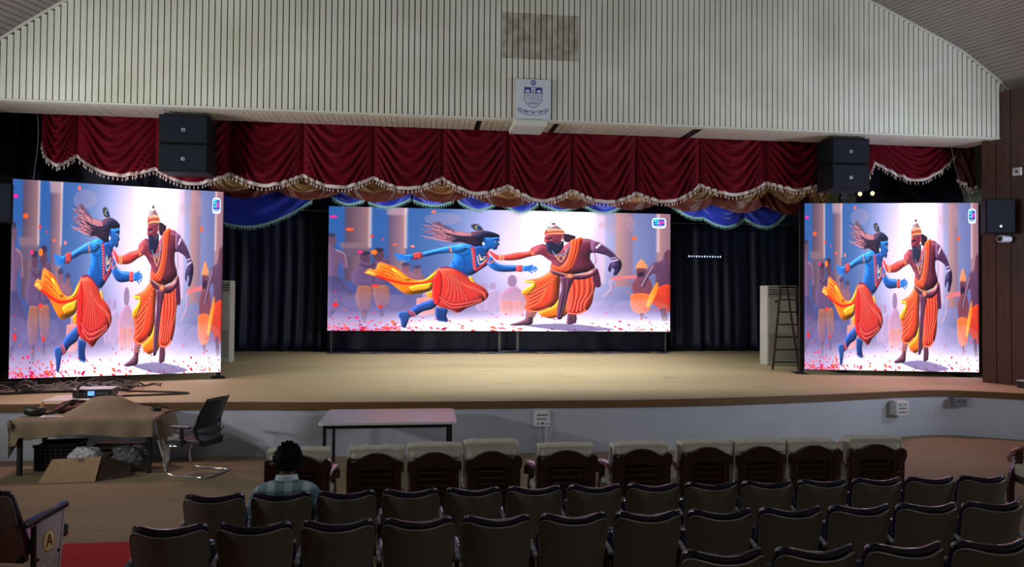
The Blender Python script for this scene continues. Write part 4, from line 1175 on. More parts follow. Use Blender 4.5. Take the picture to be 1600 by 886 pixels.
b = MB(); b.span((.0, -.1755, .055), (.018, -.174, .09)); b.span((-.05, -.1755, .08), (-.01, -.174, .09)); b.build('display_figures', 'crest_white', t)
for x in (-.2, -.15, -.1): MB().tube([(x, -.17, .07), (x, -.185, .07)], .015, 8).build('knob', 'steel', t)
for x in (.08, .12, .16, .2): MB().span((x - .012, -.175, .06), (x + .012, -.169, .08)).build('button', 'switch_grey', t)

# ------------------------------------------------------------------ sockets on the riser
def riser_box(label, x, y, z, wd, h, d, m, rz, marks):
    t = thing('switch_box', label, 'switch', (x, y, z), rz)
    MB().span((-wd / 2, -d, -h / 2), (wd / 2, .03, h / 2)).build('box', m, t, bevel=.006)
    for u, v, a, c, mm in marks:
        MB().box((u, -d - .002, v), (a, .006, c)).build('rocker', mm, t)
    return t
riser_box('white switch box low in the middle of the stage front', 1.87, 11.10, .53, .23, .25, .035, 'socket', 0,
          [(-.06, .06, .05, .02, 'switch_grey'), (.0, .06, .05, .02, 'switch_grey'), (.06, .06, .05, .02, 'switch_grey'), (-.06, .0, .05, .02, 'switch_grey'), (.02, .0, .08, .02, 'switch_grey'), (0, -.07, .035, .035, 'switch_dark'), (-.07, -.075, .025, .02, 'switch_grey'), (.07, -.075, .025, .02, 'switch_grey')])
tag(MB().tube([(1.93, 11.08, .40), (1.935, 11.085, .2), (1.93, 11.08, .01)], .008, 6).build('cable', 'socket'), 'thin white cable running down from the middle switch box', 'cable')
riser_box('white switch box with red rocker on right half of stage front', 8.31, 11.84, .53, .25, .25, .16, 'socket', .1,
          [(-.05, .06, .06, .02, 'switch_grey'), (.05, .06, .05, .02, 'switch_grey'), (0, .0, .15, .02, 'switch_grey'), (-.05, -.065, .07, .02, 'switch_grey'), (.02, -.065, .03, .03, 'red_switch'), (.08, -.065, .03, .02, 'switch_grey')])
riser_box('grey socket box tucked under the edging at right of stage front', 9.52, 11.90, .61, .22, .15, .13, 'switch_grey', -.1,
          [(-.04, .02, .06, .05, 'switch_dark'), (.05, .02, .06, .05, 'switch_dark')])
t = thing('floor_box', 'low dark box with pale top edge beside the wood wall on stage', 'box', wall_point(WR, .75, .22, SZ + .005), math.atan2(WR[3], WR[2]))
MB().span((-.5, -.12, 0), (.35, .12, .12)).build('body', 'black_plastic', t, bevel=.01)
MB().span((-.5, -.13, .122), (.35, .1, .14)).build('top_edge', 'socket', t)
# ------------------------------------------------------------------ left table with its cloth and clutter
TX0, TX1, TY0, TY1, TH = -5.30, -3.56, 10.26, 11.0, .72
t = thing('draped_table', 'long table at left covered in brown cloth hiding a hump, dark legs', 'table', ((TX0 + TX1) / 2, (TY0 + TY1) / 2, 0))
hw, hd = (TX1 - TX0) / 2, (TY1 - TY0) / 2
MB().span((-hw, -hd, TH - .03), (hw, hd, TH)).build('tabletop', 'card_dark', t)
for sx in (-1, 1):
    for sy in (-1, 1):
        MB().span((sx * hw - sx * .06 - .025, sy * (hd - .05) - .025, 0), (sx * hw - sx * .06 + .025, sy * (hd - .05) + .025, TH - .03)).build('leg', 'black', t)
MB().span((-hw + .05, -hd + .03, TH - .09), (hw - .05, -hd + .06, TH - .03)).build('apron', 'black', t)


def hump(x, y):
    ax = interp(x, [(-.83, 0), (-.45, .04), (-.26, .55), (-.12, .86), (.05, .93), (.20, .92), (.32, .74), (.5, .38), (.83, .08)])
    ay = interp(y, [(-.37, 0), (-.16, .1), (.02, .75), (.2, 1), (.33, .7), (.37, .5)])
    return .26 * ax * ay


def cloth(u, v, s):
    # u around x, v front to back; outer rows hang down
    x = lerp(-hw - .03, hw + .03, u); y = lerp(-hd - .02, hd + .02, min(1, max(0, (v - .22) / .78)))
    z = TH + .012 + hump(x, y) + .004 * math.sin(9 * x + 7 * y)
    if v < .22:
        d = (.22 - v) / .22
        drop = .20 + .035 * math.sin(2.0 + 3.2 * u * 2) + .05 * (1 - u) * (u > .1) + (.10 if u < .06 else 0)
        z = TH + .012 - d * drop
        y = -hd - .02 - .015 * math.sin(u * 26) * d - .02 * d
    return (x, y, z - .006 * s)
b = MB(); b.slab(cloth, 44, 24)
cl = tag(b.build('table_cloth', 'cloth', smooth=True, loc=((TX0 + TX1) / 2, (TY0 + TY1) / 2, .004)), 'brown cloth over the left table, pulled across a hump', 'cloth')
b = MB()
def rightfall(u, v, s):
    y = lerp(-hd - .03, hd, u)
    dr = interp(u, [(0, .3), (.12, .42), (.5, .36), (.8, .26), (1, .2)])
    return (hw + .03 + .07 * v + .018 * math.sin(u * 24) * v + .006 * s, y, TH + .012 - dr * v)
b.slab(rightfall, 26, 8); b.build('side_fall', 'cloth', cl, smooth=True)
b = MB()
b.slab(lambda u, v, s: (hw + .06 + .10 * v + .02 * math.sin(9 * u) + .008 * s, lerp(-hd + .0, -hd + .5, u), TH - .28 - v * interp(u, [(0, .36), (.4, .2), (1, .02)])), 12, 6)
b.build('hanging_corner', 'bag_white', cl, smooth=True)
b = MB()
b.slab(lambda u, v, s: (-hw - .04 - .10 * v * u + .006 * s, lerp(-hd - .04, hd, u), TH + .012 - v * interp(u, [(0, .5), (.25, .4), (1, .28)])), 16, 6)
b.build('side_fall', 'cloth', cl, smooth=True)
b = MB(); b.tube([(-hw - .06, -hd - .05, TH), (-hw - .02, -hd - .06, TH - .03), (-hw - .02, -hd - .07, TH - .12)], [.012, .03, .012], 6); b.build('corner_knot', 'cloth', cl, smooth=True)

t = thing('pouch', 'small black pouch on the left corner of the draped table', 'pouch', (-5.22, 10.62, TH + .018))
b = MB(); b.grid(lambda u, v: (.14 * math.cos(2 * PI * u) * (abs(math.sin(PI * max(.01, min(.99, v)))) ** .45), .08 * math.sin(2 * PI * u) * (abs(math.sin(PI * max(.01, min(.99, v)))) ** .45), .06 - .06 * math.cos(PI * v)), 18, 10, True)
b.build('pouch_body', 'black_plastic', t, smooth=True); MB().tube([(-.1, -.07, .09), (.1, -.07, .09)], .005, 5).build('zip', 'steel', t)
t = thing('maroon_bag', 'crumpled maroon fabric bag with black strap on draped table', 'bag', (-4.84, 10.86, TH + .022), .5)
b = MB()
b.grid(lambda u, v: (.26 * math.cos(2 * PI * u) * (abs(math.sin(PI * max(.01, min(.99, v)))) ** .5) * (1 + .12 * math.sin(10 * u)), .13 * math.sin(2 * PI * u) * (abs(math.sin(PI * max(.01, min(.99, v)))) ** .5), (.065 + .02 * math.sin(7 * u)) * (1 - math.cos(PI * v))), 26, 12, True)
b.build('bag_body', 'maroon_bag', t, smooth=True)
MB().tube(smooth_curve([(-.34, -.1, .012), (-.2, -.13, .05), (0, -.1, .15), (.2, -.05, .13), (.3, .06, .05)], 5), .018, 6).build('strap', 'black_plastic', t)
t = thing('printed_paper', 'pinkish printed paper lying left of the hump on brown cloth', 'paper', (-4.92, 10.50, TH + .026), .25)
MB().box((0, 0, 0), (.30, .2, .004)).build('sheet', 'paper', t)
b = MB()
for k in range(5): b.box((-.01 + .01 * (k % 2), .06 - k * .03, .0026), (.2 - .02 * (k % 3), .008, .001))
b.build('print_line', 'ink', t)['kind'] = 'stuff'
b = MB()
for k in range(3):
    r = .075 - .008 * k
    b.tube([(r * math.cos(a), r * .8 * math.sin(a), .012 * k + .004 * math.sin(a * 3)) for a in np.linspace(0, 2 * PI, 22)], .009, 5)
tag(b.build('cable_coil', 'cable', loc=(-3.70, 10.74, TH + .060)), 'small coiled black cable on right end of draped table', 'cable')
tag(MB().tube(smooth_curve([(-5.24, 10.86, TH + .02), (-5.24, 10.86, TH + .11), (-5.24, 10.87, TH + .17)], 4), [.03] * 5 + [.014] * 4, 8).build('bottle', 'tassel_gold'), 'small amber bottle behind the black pouch on draped table', 'bottle')

# under the table
t = thing('plastic_crate', 'black perforated plastic crate under left end of draped table', 'crate', (-4.92, 10.72, 0), .1)
w2, d2, h2 = .26, .19, .34
for nm, lo, hi in (('side_wall', (-w2, -d2, .03), (-w2 + .012, d2, h2)), ('side_wall', (w2 - .012, -d2, .03), (w2, d2, h2)), ('side_wall', (-w2, d2 - .012, .03), (w2, d2, h2)), ('base', (-w2, -d2, 0), (w2, d2, .03))):
    MB().span(lo, hi).build(nm, 'black_plastic', t)
b = MB()
for i in range(9):
    b.span((-w2 + i * .0635 - .002, -d2 - .004, .03), (-w2 + i * .0635 + .018, -d2 + .008, h2))
for j in range(7):
    b.span((-w2, -d2 - .003, .03 + j * .048), (w2, -d2 + .007, .05 + j * .048))
b.build('lattice_front', 'black_plastic', t)['kind'] = 'stuff'
MB().span((-w2 - .015, -d2 - .015, h2 - .02), (w2 + .015, -d2, h2 + .02)).span((-w2 - .015, d2, h2 - .02), (w2 + .015, d2 + .015, h2 + .02)).build('rim', 'black_plastic', t)
def blob(name, label, cat, loc, r, m, seed, rz=0):
    rs = random.Random(seed); k = [(rs.uniform(2, 6), rs.uniform(0, 6), rs.uniform(.04, .12)) for _ in range(5)]
    def f(u, v):
        a = 2 * PI * u; q = math.sin(PI * max(.01, min(.99, v))) ** .6
        s = 1 + sum(c * math.sin(round(f_) * a + p + 4 * v) for f_, p, c in k) + .16 * math.sin(23.1 * u + 41.7 * v + seed) * math.sin(61 * v + 17 * u)
        return (r[0] * math.cos(a) * q * s, r[1] * math.sin(a) * q * s, r[2] * (1 - math.cos(PI * v)) * (.9 + .1 * s))
    b = MB(); b.grid(f, 22, 12, True)
    return tag(b.build(name, m, smooth=False, loc=loc, rot=(0, 0, rz)), label, cat)
blob('plastic_bag', 'crumpled white plastic bag under the table behind the flattened carton', 'bag', (-4.46, 10.40, .0), (.19, .12, .17), 'bag_white', 2)
blob('plastic_bag', 'grey crumpled plastic sheet under right half of the table', 'bag', (-3.92, 10.48, .0), (.24, .13, .17), 'bag_grey', 5)
blob('plastic_bag', 'pale plastic bag hanging high at the back under the table', 'bag', (-4.05, 10.62, .42), (.2, .07, .11), 'bag_white', 8)
t = thing('carton', 'dark open cardboard carton under the middle of the table', 'box', (-4.2, 10.86, 0), -.1)
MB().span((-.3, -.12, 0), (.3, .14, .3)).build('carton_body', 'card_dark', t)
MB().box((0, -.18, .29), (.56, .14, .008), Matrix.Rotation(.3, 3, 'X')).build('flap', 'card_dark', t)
t = thing('carton', 'brown cardboard carton with flap leaning on floor in front of draped table', 'box', (-4.44, 9.9, 0), .06)
MB().add([(-.34, -.05, .004), (.32, -.05, .004), (.34, .10, .29), (-.24, .10, .27), (-.34, -.035, .004), (.32, -.035, .004), (.34, .115, .29), (-.24, .115, .27)],
         [(0, 1, 2, 3), (4, 7, 6, 5), (0, 4, 5, 1), (1, 5, 6, 2), (2, 6, 7, 3), (3, 7, 4, 0)]).build('front_panel', 'card', t)
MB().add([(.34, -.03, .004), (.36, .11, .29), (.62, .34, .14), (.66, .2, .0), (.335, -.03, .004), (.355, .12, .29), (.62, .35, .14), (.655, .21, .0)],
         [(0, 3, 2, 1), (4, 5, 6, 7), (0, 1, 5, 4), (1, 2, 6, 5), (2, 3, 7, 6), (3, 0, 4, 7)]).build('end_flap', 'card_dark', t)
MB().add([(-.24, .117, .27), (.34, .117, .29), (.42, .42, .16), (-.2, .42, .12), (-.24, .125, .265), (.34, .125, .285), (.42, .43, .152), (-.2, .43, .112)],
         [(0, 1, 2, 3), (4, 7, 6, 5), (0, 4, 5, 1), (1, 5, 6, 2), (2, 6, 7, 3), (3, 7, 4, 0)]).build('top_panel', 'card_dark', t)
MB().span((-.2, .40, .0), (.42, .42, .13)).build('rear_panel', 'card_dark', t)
q = MB()
nrm = Matrix.Rotation(math.atan2(.15, .286), 3, 'X')
for a in (.6, -.6):
    q.box((.10, .070, .262), (.07, .006, .012), Matrix.Rotation(-.48, 3, 'X') @ Matrix.Rotation(a, 3, 'Y'))
q.build('printed_mark', 'ink', t)

# ------------------------------------------------------------------ office chair
t = thing('office_chair', 'black office armchair with chrome cantilever base beside draped table', 'chair', (-3.0, 10.25, 0), math.radians(68))
# local +Y is the direction the sitter faces (left in the picture)
def tubepath(pts, r, nm, m):
    return MB().tube(smooth_curve(pts, 5), r, 8).build(nm, m, t, smooth=True)
tubepath([(-.24, .10, .40), (-.25, .22, .38), (-.25, .30, .25), (-.25, .28, .08), (-.25, .18, .018), (-.25, -.1, .016), (-.25, -.3, .016), (-.2, -.34, .016), (0, -.345, .016), (.2, -.34, .016), (.25, -.3, .016), (.25, -.1, .016), (.25, .18, .018), (.25, .28, .08), (.25, .30, .25), (.25, .22, .38), (.24, .10, .40)], .016, 'cantilever_frame', 'chrome')
def seatpan(u, v, s):
    x = lerp(-.25, .25, u); y = lerp(-.24, .26, v)
    return (x, y, .42 + .05 * s + .02 * (2 * u - 1) ** 2 - .03 * max(0, v - .8) * 5 * .5)
MB().slab(seatpan, 10, 10).build('seat', 'mesh_black', t, smooth=False, bevel=.01)
def bk(u, v, s):
    c = 2 * u - 1
    wv = interp(v, [(0, .21), (.2, .25), (.75, .24), (1, .22)])
    z = lerp(.44, 1.02, v)
    y = -.25 - .12 * v * v - .03 * math.sin(v * PI) * -1 + .05 * c * c - .05 * math.exp(-((v - .32) / .16) ** 2) * -1
    return (c * wv, y - .02 * s, z + .015 * (1 - c * c) * v)
MB().slab(bk, 12, 18).build('backrest', 'mesh_black', t, smooth=True)
b = MB(); b.tube(smooth_curve([bk(u, v, .5) for u, v in [(0, .02), (0, .5), (0, .97), (.08, 1), (.5, 1), (.92, 1), (1, .97), (1, .5), (1, .02)]], 4), .012, 7); b.build('back_frame', 'black_plastic', t, smooth=True)
b = MB(); b.tube(smooth_curve([(-.22, -.262, .60), (-.1, -.29, .565), (0, -.3, .555), (.1, -.29, .565), (.22, -.262, .60)], 4), .010, 6); b.build('lumbar_bar', 'black_plastic', t, smooth=True)
for s in (-1, 1):
    MB().box((s * .285, .02, .66), (.06, .30, .03)).build('armrest', 'sofa_wood', t, bevel=.012)
    MB().tube([(s * .27, .0, .42), (s * .285, .0, .65)], .022, 8).build('arm_post', 'black_plastic', t)
MB().span((-.2, -.27, .40), (.2, -.2, .47)).build('back_bracket', 'black_plastic', t)

# ------------------------------------------------------------------ white table
t = thing('white_table', 'white-topped table with black legs standing before the stage front', 'table', (-.42, 10.22, 0))
def rrect(hx, hy, r, n=5):
    P = []
    for cx, cy, a in ((hx - r, hy - r, 0), (-hx + r, hy - r, 90), (-hx + r, -hy + r, 180), (hx - r, -hy + r, 270)):
        P += [(cx + r * math.cos(math.radians(a + 90 * k / n)), cy + r * math.sin(math.radians(a + 90 * k / n))) for k in range(n + 1)]
    return P
b = MB(); b.prism(rrect(.90, .585, .07), lambda u, v, w: (u, v, .715 + w), .035); b.build('tabletop', 'table_top', t, bevel=.004)
MB().span((-.84, -.53, .665), (.84, -.49, .714)).span((-.84, .49, .665), (.84, .53, .714)).span((-.84, -.49, .665), (-.80, .49, .714)).span((.80, -.49, .665), (.84, .49, .714)).build('frame', 'black', t)
for sx in (-1, 1):
    for sy in (-1, 1):
        MB().span((sx * .82 - .02, sy * .51 - .02, 0), (sx * .82 + .02, sy * .51 + .02, .665)).build('leg', 'black', t)


# ------------------------------------------------------------------ carved wooden sofas with cream covers
def sofa_unit(label, loc, rz, seats, unit, group=None, arms=(True, True), lift=()):
    name = 'wooden_armchair' if seats == 1 else 'wooden_sofa'
    t = thing(name, label, 'armchair' if seats == 1 else 'sofa', loc, rz, group)
    W = unit * seats
    def post(x, side):
        b = MB()
        P = [(x - .035, 0), (x + .035, 0), (x + .035, .68), (x + .035 + .02 * side, .74), (x + .03 + .02 * side, .80), (x + .012 * side, .835), (x - .03 + .0 * side, .81), (x - .035, .74)]
        b.prism(P, lambda u, v, w: (u, w - .03 - .10 * max(0, v - .40) - .0, v), .07)
        return b.build('post', 'sofa_wood', t, bevel=.008)
    post(-W / 2 + .03, -1); post(W / 2 - .03, 1)
    for k in range(seats):
        xc = -W / 2 + unit * (k + .5); hu = unit / 2 - .02
        tilt = lambda v: -.10 * max(0, v - .40)
        up = [(xc - hu, .775), (xc - hu * .8, .79), (xc - hu * .55, .83), (xc - hu * .25, .865), (xc, .872), (xc + hu * .25, .865), (xc + hu * .55, .83), (xc + hu * .8, .79), (xc + hu, .775)]
        dn = [(xc + hu, .69), (xc + hu * .6, .705), (xc, .72), (xc - hu * .6, .705), (xc - hu, .69)]
        b = MB(); b.prism(smooth_curve(up, 3) + dn, lambda u, v, w: (u, w - .025 + tilt(v), v), .05); b.build('crest_rail', 'sofa_wood', t, bevel=.006)
        for sx in (-1, 1):
            b = MB(); b.prism([(xc + sx * hu * .78 - .035, .30), (xc + sx * hu * .78 + .035, .30), (xc + sx * hu * .78 + .035, .71), (xc + sx * hu * .78 - .035, .71)], lambda u, v, w: (u, w - .015 + tilt(v), v), .03)
            b.build('stile', 'sofa_wood_l' if False else 'sofa_wood', t, bevel=.006)
        b = MB(); b.prism([(xc - hu * .66, .30), (xc + hu * .66, .30), (xc + hu * .66, .71), (xc - hu * .66, .71)], lambda u, v, w: (u, .02 + w + tilt(v), v), .012); b.build('back_panel', 'sofa_wood', t)
        for z in (.665, .60, .535, .47, .405):
            MB().box((xc, -.004 + tilt(z), z), (hu * 1.05, .024, .022)).build('slat', 'sofa_wood', t, bevel=.006)
        MB().span((xc - hu, -.02, .25), (xc + hu, .03, .32)).build('lower_rail', 'sofa_wood', t)
        # back cushion in its cover, higher than the wood, and seat cushion
        hz = .925 + (lift[k] if k < len(lift) else 0)
        hcu = unit / 2 - .012
        q = MB(); n4 = 6
        secp = [(.035, .50), (.035, hz - .02), (.05, hz), (.20, hz - .004), (.225, hz - .03), (.215, .50)]
        for i4 in range(n4 + 1):
            c = 2 * i4 / n4 - 1
            q.v += [(xc + c * hcu, y_ - .16 * max(0, z_ - .5), z_ + (.005 * math.sin(9 * c + xc * 3) - .008 * abs(c) ** 4 if z_ > .6 else 0)) for y_, z_ in secp]
        q.f += [(i4 * 6 + a_, i4 * 6 + (a_ + 1) % 6, i4 * 6 + 6 + (a_ + 1) % 6, i4 * 6 + 6 + a_) for i4 in range(n4) for a_ in range(6)]
        q.f += [(5, 4, 3, 2, 1, 0), tuple(n4 * 6 + a_ for a_ in range(6))]
        q.build('back_cushion', 'cover', t, bevel=.008)
        b = MB(); b.slab(lambda u, v, s, xc=xc, hz=hz: (xc + (2 * u - 1) * hcu * .90, .02 - .10 * max(0, lerp(hz - .01, .80 + .015 * math.sin(5 * u + k), v) - .4) - .004 * s + .01 * (1 - v), lerp(hz - .012, .80 + .015 * math.sin(5 * u + 2 * k), v)), 10, 5)
        b.build('cover_flap', 'cover', t, smooth=True)
        MB().span((xc - hcu, .05, .33), (xc + hcu, .60, .47)).build('seat_cushion', 'cover', t, bevel=.03)
        MB().span((xc - hu, .02, .26), (xc + hu, .60, .33)).build('seat_frame', 'sofa_wood', t)
    for sx, on in zip((-1, 1), arms):
        x = sx * (W / 2 - .03)
        if on:
            pts = [(x, .0, .64), (x, .12, .66), (x + sx * .01, .34, .655), (x + sx * .02, .52, .63), (x + sx * .02, .62, .57), (x + sx * .02, .63, .50)]
            sec = smooth_curve(pts, 4)
            b = MB()
            vs = []
            for (px, py, pz) in sec:
                for du, dv in ((-.04, -.022), (.04, -.022), (.045, .0), (.03, .02), (-.03, .02), (-.045, .0)):
                    vs.append((px + du, py, pz + dv))
            fs = [(i * 6 + q, i * 6 + (q + 1) % 6, i * 6 + 6 + (q + 1) % 6, i * 6 + 6 + q) for i in range(len(sec) - 1) for q in range(6)]
            fs += [(5, 4, 3, 2, 1, 0), tuple((len(sec) - 1) * 6 + q for q in range(6))]
            b.add(vs, fs); b.build('armrest', 'sofa_wood_l', t, smooth=True)
            b = MB(); b.prism(smooth_curve([(.60, 0), (.60, .2), (.56, .36), (.50, .5), (.50, .62)], 3) + smooth_curve([(.58, .62), (.58, .5), (.64, .36), (.67, .2), (.66, 0)], 3), lambda u, v, w: (x - .03 + w, u, v), .06)
            b.build('arm_support', 'sofa_wood', t, bevel=.006)
        else:
            MB().span((x - .03, .56, 0), (x + .03, .62, .3)).build('leg', 'sofa_wood', t)
    return t


YS = 7.22
sofa_unit('carved armchair behind the seated person, cream cover over its back', (-1.17, YS, 0), 0, 1, .60)
sofa_unit('left three-seat carved sofa with cream covers, nearest the white table', (.145, YS + .02, 0), 0, 3, .565, lift=(.0, .02, .045))
sofa_unit('carved armchair with cream cover, just right of the left three-seat sofa', (1.46, YS, 0), 0, 1, .60)
sofa_unit('carved armchair with cream cover, just left of the right three-seat sofa', (2.24, YS, 0), 0, 1, .60)
sofa_unit('right three-seat carved sofa with cream covers, opposite the red switch box', (3.54, YS + .03, 0), math.radians(-.6), 3, .582)
sofa_unit('carved armchair at right end of the sofa row, cream cover askew', (4.83, YS + .02, 0), math.radians(-4), 1, .60, lift=(.02,))
sofa_unit('carved armchair cut by right edge of photo, scrolled arm turned sideways', (7.58, 7.5, 0), math.radians(78), 1, .60)

# ------------------------------------------------------------------ rows of auditorium seats
def shell(wt, wb, z0, z1, r, thick, bow, off, lean, nu=12, nv=12):
    """upright curved panel with rounded top corners; y is back(-)/front(+)"""
    def f(u, v, s):
        v2 = 1 - (1 - v) ** 1.6
        z = lerp(z0, z1, v2)
        h = lerp(wb, wt, v2)
        if z > z1 - r:
            q = (z - (z1 - r)) / r; h = h - r + r * math.sqrt(max(0, 1 - q * q * .985))
        c = 2 * u - 1
        x = c * h
        y = off + lean * v2 + bow * (x / wt) ** 2 + (thick if s else 0)
        return (x, y, z + .03 * (x / wt) ** 2 * v2)
    return MB().slab(f, nu, nv)


BOW = .085


def seat_proto(LEAN=-.14, folded=True):
    t = thing('auditorium_seat', 'dark seat', 'seat')
    shell(.214, .194, .36, .89, .055, .014, BOW, -.005, LEAN).build('back_shell', 'shell', t, smooth=False)
    # lip that runs around the shell, and the padded back standing a little above it
    rim = []
    def edge(x, z, o=0.0):
        v2 = (z - .36) / .54
        return (x, -.005 + LEAN * v2 + BOW * (x / .214) ** 2 + .004 + o, z + .03 * (x / .214) ** 2 * v2)
    pts = [edge(-.196, .42), edge(-.208, .70), edge(-.2145, .828), edge(-.199, .872), edge(-.168, .89), edge(-.08, .89), edge(0, .89), edge(.08, .89), edge(.168, .89), edge(.199, .872), edge(.2145, .828), edge(.208, .70), edge(.196, .42)]
    MB().tube(smooth_curve(pts, 4), .0075, 6).build('shell_lip', 'shell_rim', t, smooth=True)
    def pad(u, v, s):
        v2 = 1 - (1 - v) ** 1.6
        z = lerp(.40, .932, v2); h = .211; r = .06; z1 = .932
        if z > z1 - r:
            q = (z - (z1 - r)) / r; h = h - r + r * math.sqrt(max(0, 1 - q * q * .985))
        c = 2 * u - 1; x = c * h
        y = .012 + (LEAN - .004) * v2 + BOW * (x / .214) ** 2
        th = .075 * (1 - abs(c) ** 6 * .6) * (1 - .55 * max(0, (v2 - .86) / .14) ** 2)
        return (x, y + (th if s else 0), z + .034 * (x / .214) ** 2 * v2)
    MB().slab(pad, 14, 14).build('back_cushion', 'vinyl', t, smooth=True)
    if not folded:
        MB().span((-.2, .06, .41), (.22, .50, .52)).build('seat_cushion', 'vinyl', t, bevel=.025)
    else:
        b = MB(); b.slab(lambda u, v, s: (lerp(-.20, .20, u), .075 + .10 * v + .07 * s, .40 + .36 * v), 4, 4); b.build('seat_cushion', 'vinyl', t, bevel=.02)
    MB().span((-.19, .03, .35), (.19, .09, .41)).build('hinge_bar', 'iron', t)
    return t


def add_side(t, x, gloss='arm'):
    pts = [(x, -.03, .68), (x, .03, .70), (x, .22, .705), (x, .36, .68), (x, .40, .63)]
    sec = smooth_curve(pts, 4); vs = []
    for (px, py, pz) in sec:
        for a in range(8):
            vs.append((px + .020 * math.cos(a * PI / 4), py, pz + .016 * math.sin(a * PI / 4)))
    b = MB(); b.add(vs, [(i * 8 + q, i * 8 + (q + 1) % 8, i * 8 + 8 + (q + 1) % 8, i * 8 + 8 + q) for i in range(len(sec) - 1) for q in range(8)] + [tuple(range(7, -1, -1)), tuple((len(sec) - 1) * 8 + q for q in range(8))])
    b.build('armrest', gloss, t, smooth=True)
    b = MB(); b.prism([(.02, .05), (.09, .05), (.12, .35), (.22, .67), (.06, .67), (.0, .40)], lambda u, v, w: (x - .014 + w, u, v), .028)
    b.build('side_frame', 'iron', t)
    MB().span((x - .03, -.03, .0), (x + .03, .16, .052)).build('foot', 'iron', t)


proto = seat_proto(); add_side(proto, -.2395)
ROWS = (('front auditorium row, behind the sofas', 'front row', 5.615, -1.497, .4765, 14, 0.0, 0),
        ('middle auditorium row', 'middle row', 4.515, -1.450, .4815, 12, 0.005, 0),
        ('nearest auditorium row, low at right', 'nearest row', 3.52, 1.51, .4900, 4, 0.005, 0))
used = False
for desc, short, y, xs, step, n_, dz, _ in ROWS:
    for i in range(n_):
        extra = ''
        if short == 'front row':
            lab = 'dark auditorium seat holding the plaid-shirted person, second from aisle in front row' if i == 1 else \
                  'dark auditorium seat at the aisle end of the front row' if i == 0 else 'dark auditorium seat, %s from the left aisle in front row behind sofas' % ORD[i]
        elif short == 'middle row':
            lab = 'dark auditorium seat at the aisle end of the middle row, by red carpet' if i == 0 else 'dark auditorium seat, %s from the left aisle in middle row' % ORD[i]
        else:
            lab = 'dark auditorium seat, %s from left of the few seen in the nearest row' % ORD[i]
        loc = (xs + step * i, y, ramp(y) + dz)
        if not used:
            t = proto; t.location = loc; t['label'] = lab; used = True
        else:
            t = copy_tree(proto, loc=loc, label=lab)
        t.rotation_euler = (0, 0, math.radians(random.uniform(-1.2, 1.2)))
        t['group'] = 'auditorium seats in the %s' % short
        if i == n_ - 1: add_side(t, .2395)

# the aisle seat of the left block, its end panel marked A
t = seat_proto(-.24, False); t['label'] = 'aisle seat at bottom left with white end panel marked A'
t.name = 'aisle_seat'
t.location = (-3.15, 5.9, ramp(5.9) + .018); t.rotation_euler = (0, 0, math.radians(-12))
add_side(t, -.2395)
x = .25
b = MB(); b.prism([(.07, .10), (.30, .10), (.36, .66), (.07, .625)], lambda u, v, w: (x - .012 + w, u, v), .024); pn = b.build('end_panel', 'panel', t, bevel=.004)
b = MB(); b.prism([(.055, .04), (.075, .04), (.070, .62), (.05, .62)], lambda u, v, w: (x - .016 + w, u, v), .034); b.build('panel_edge', 'iron', t)
b = MB(); b.prism([(.30, .02), (.318, .02), (.376, .66), (.358, .66)], lambda u, v, w: (x - .016 + w, u, v), .034); b.build('panel_edge', 'panel', t)
b = MB()
vs = []
for (px, py, pz) in smooth_curve([(x, -.06, .655), (x, .05, .665), (x, .25, .685), (x, .40, .70)], 4):
    for du, dv in ((-.035, -.02), (.035, -.02), (.035, .012), (.02, .022), (-.02, .022), (-.035, .012)):
        vs.append((px + du, py, pz + dv))
m_ = len(vs) // 6
b.add(vs, [(i * 6 + q, i * 6 + (q + 1) % 6, i * 6 + 6 + (q + 1) % 6, i * 6 + 6 + q) for i in range(m_ - 1) for q in range(6)] + [(5, 4, 3, 2, 1, 0), tuple((m_ - 1) * 6 + q for q in range(6))])
b.build('armrest', 'vinyl', t, bevel=.006)
dc = (.205, .47)
circ = lambda r: [(dc[0] + r * .72 * math.cos(a), dc[1] + r * math.sin(a)) for a in np.linspace(0, 2 * PI, 25)[:-1]]
b = MB(); b.prism(circ(.088), lambda u, v, w: (x + .012 + w, u, v), .003); b.build('disc_ring', 'card', pn)
b = MB(); b.prism(circ(.078), lambda u, v, w: (x + .0135 + w, u, v), .003); b.build('disc', 'disc', pn)
b = MB()
L_ = lambda u, v, w: (x + .0168 + w, dc[0] + u, dc[1] + v)
b.prism([(-.032, -.045), (-.018, -.045), (.006, .048), (-.006, .048)], L_, .002); b.prism([(.034, -.045), (.020, -.045), (-.004, .048), (.008, .048)], L_, .002); b.prism([(-.018, -.018), (.018, -.018), (.016, -.005), (-.016, -.005)], L_, .002)
b.build('letter', 'ink_red', pn)
b = MB(); b.tube([(x + .013, p, q) for p, q in smooth_curve([(.09, .42), (.09, .34), (.10, .28), (.22, .30), (.27, .36), (.28, .48)], 5)], .003, 4); b.build('pressed_line', 'disc', pn)
for p, q in ((.09, .36), (.31, .36), (.10, .13)):
    MB().tube([(x + .012, p, q), (x + .022, p, q)], .012, 8).build('bolt', 'black', pn)

# red carpet in the aisle, following the slope
b = MB(); ys = [7.42, 5.6, -3]
b.slab(lambda u, v, s: (lerp(-3.35, -1.9, u), ys[round(v * 2)], ramp(ys[round(v * 2)]) + .004 + .012 * (1 - s)), 1, 2)
tag(b.build('red_carpet', 'carpet'), 'red carpet runner in the aisle left of the auditorium seats', 'carpet')
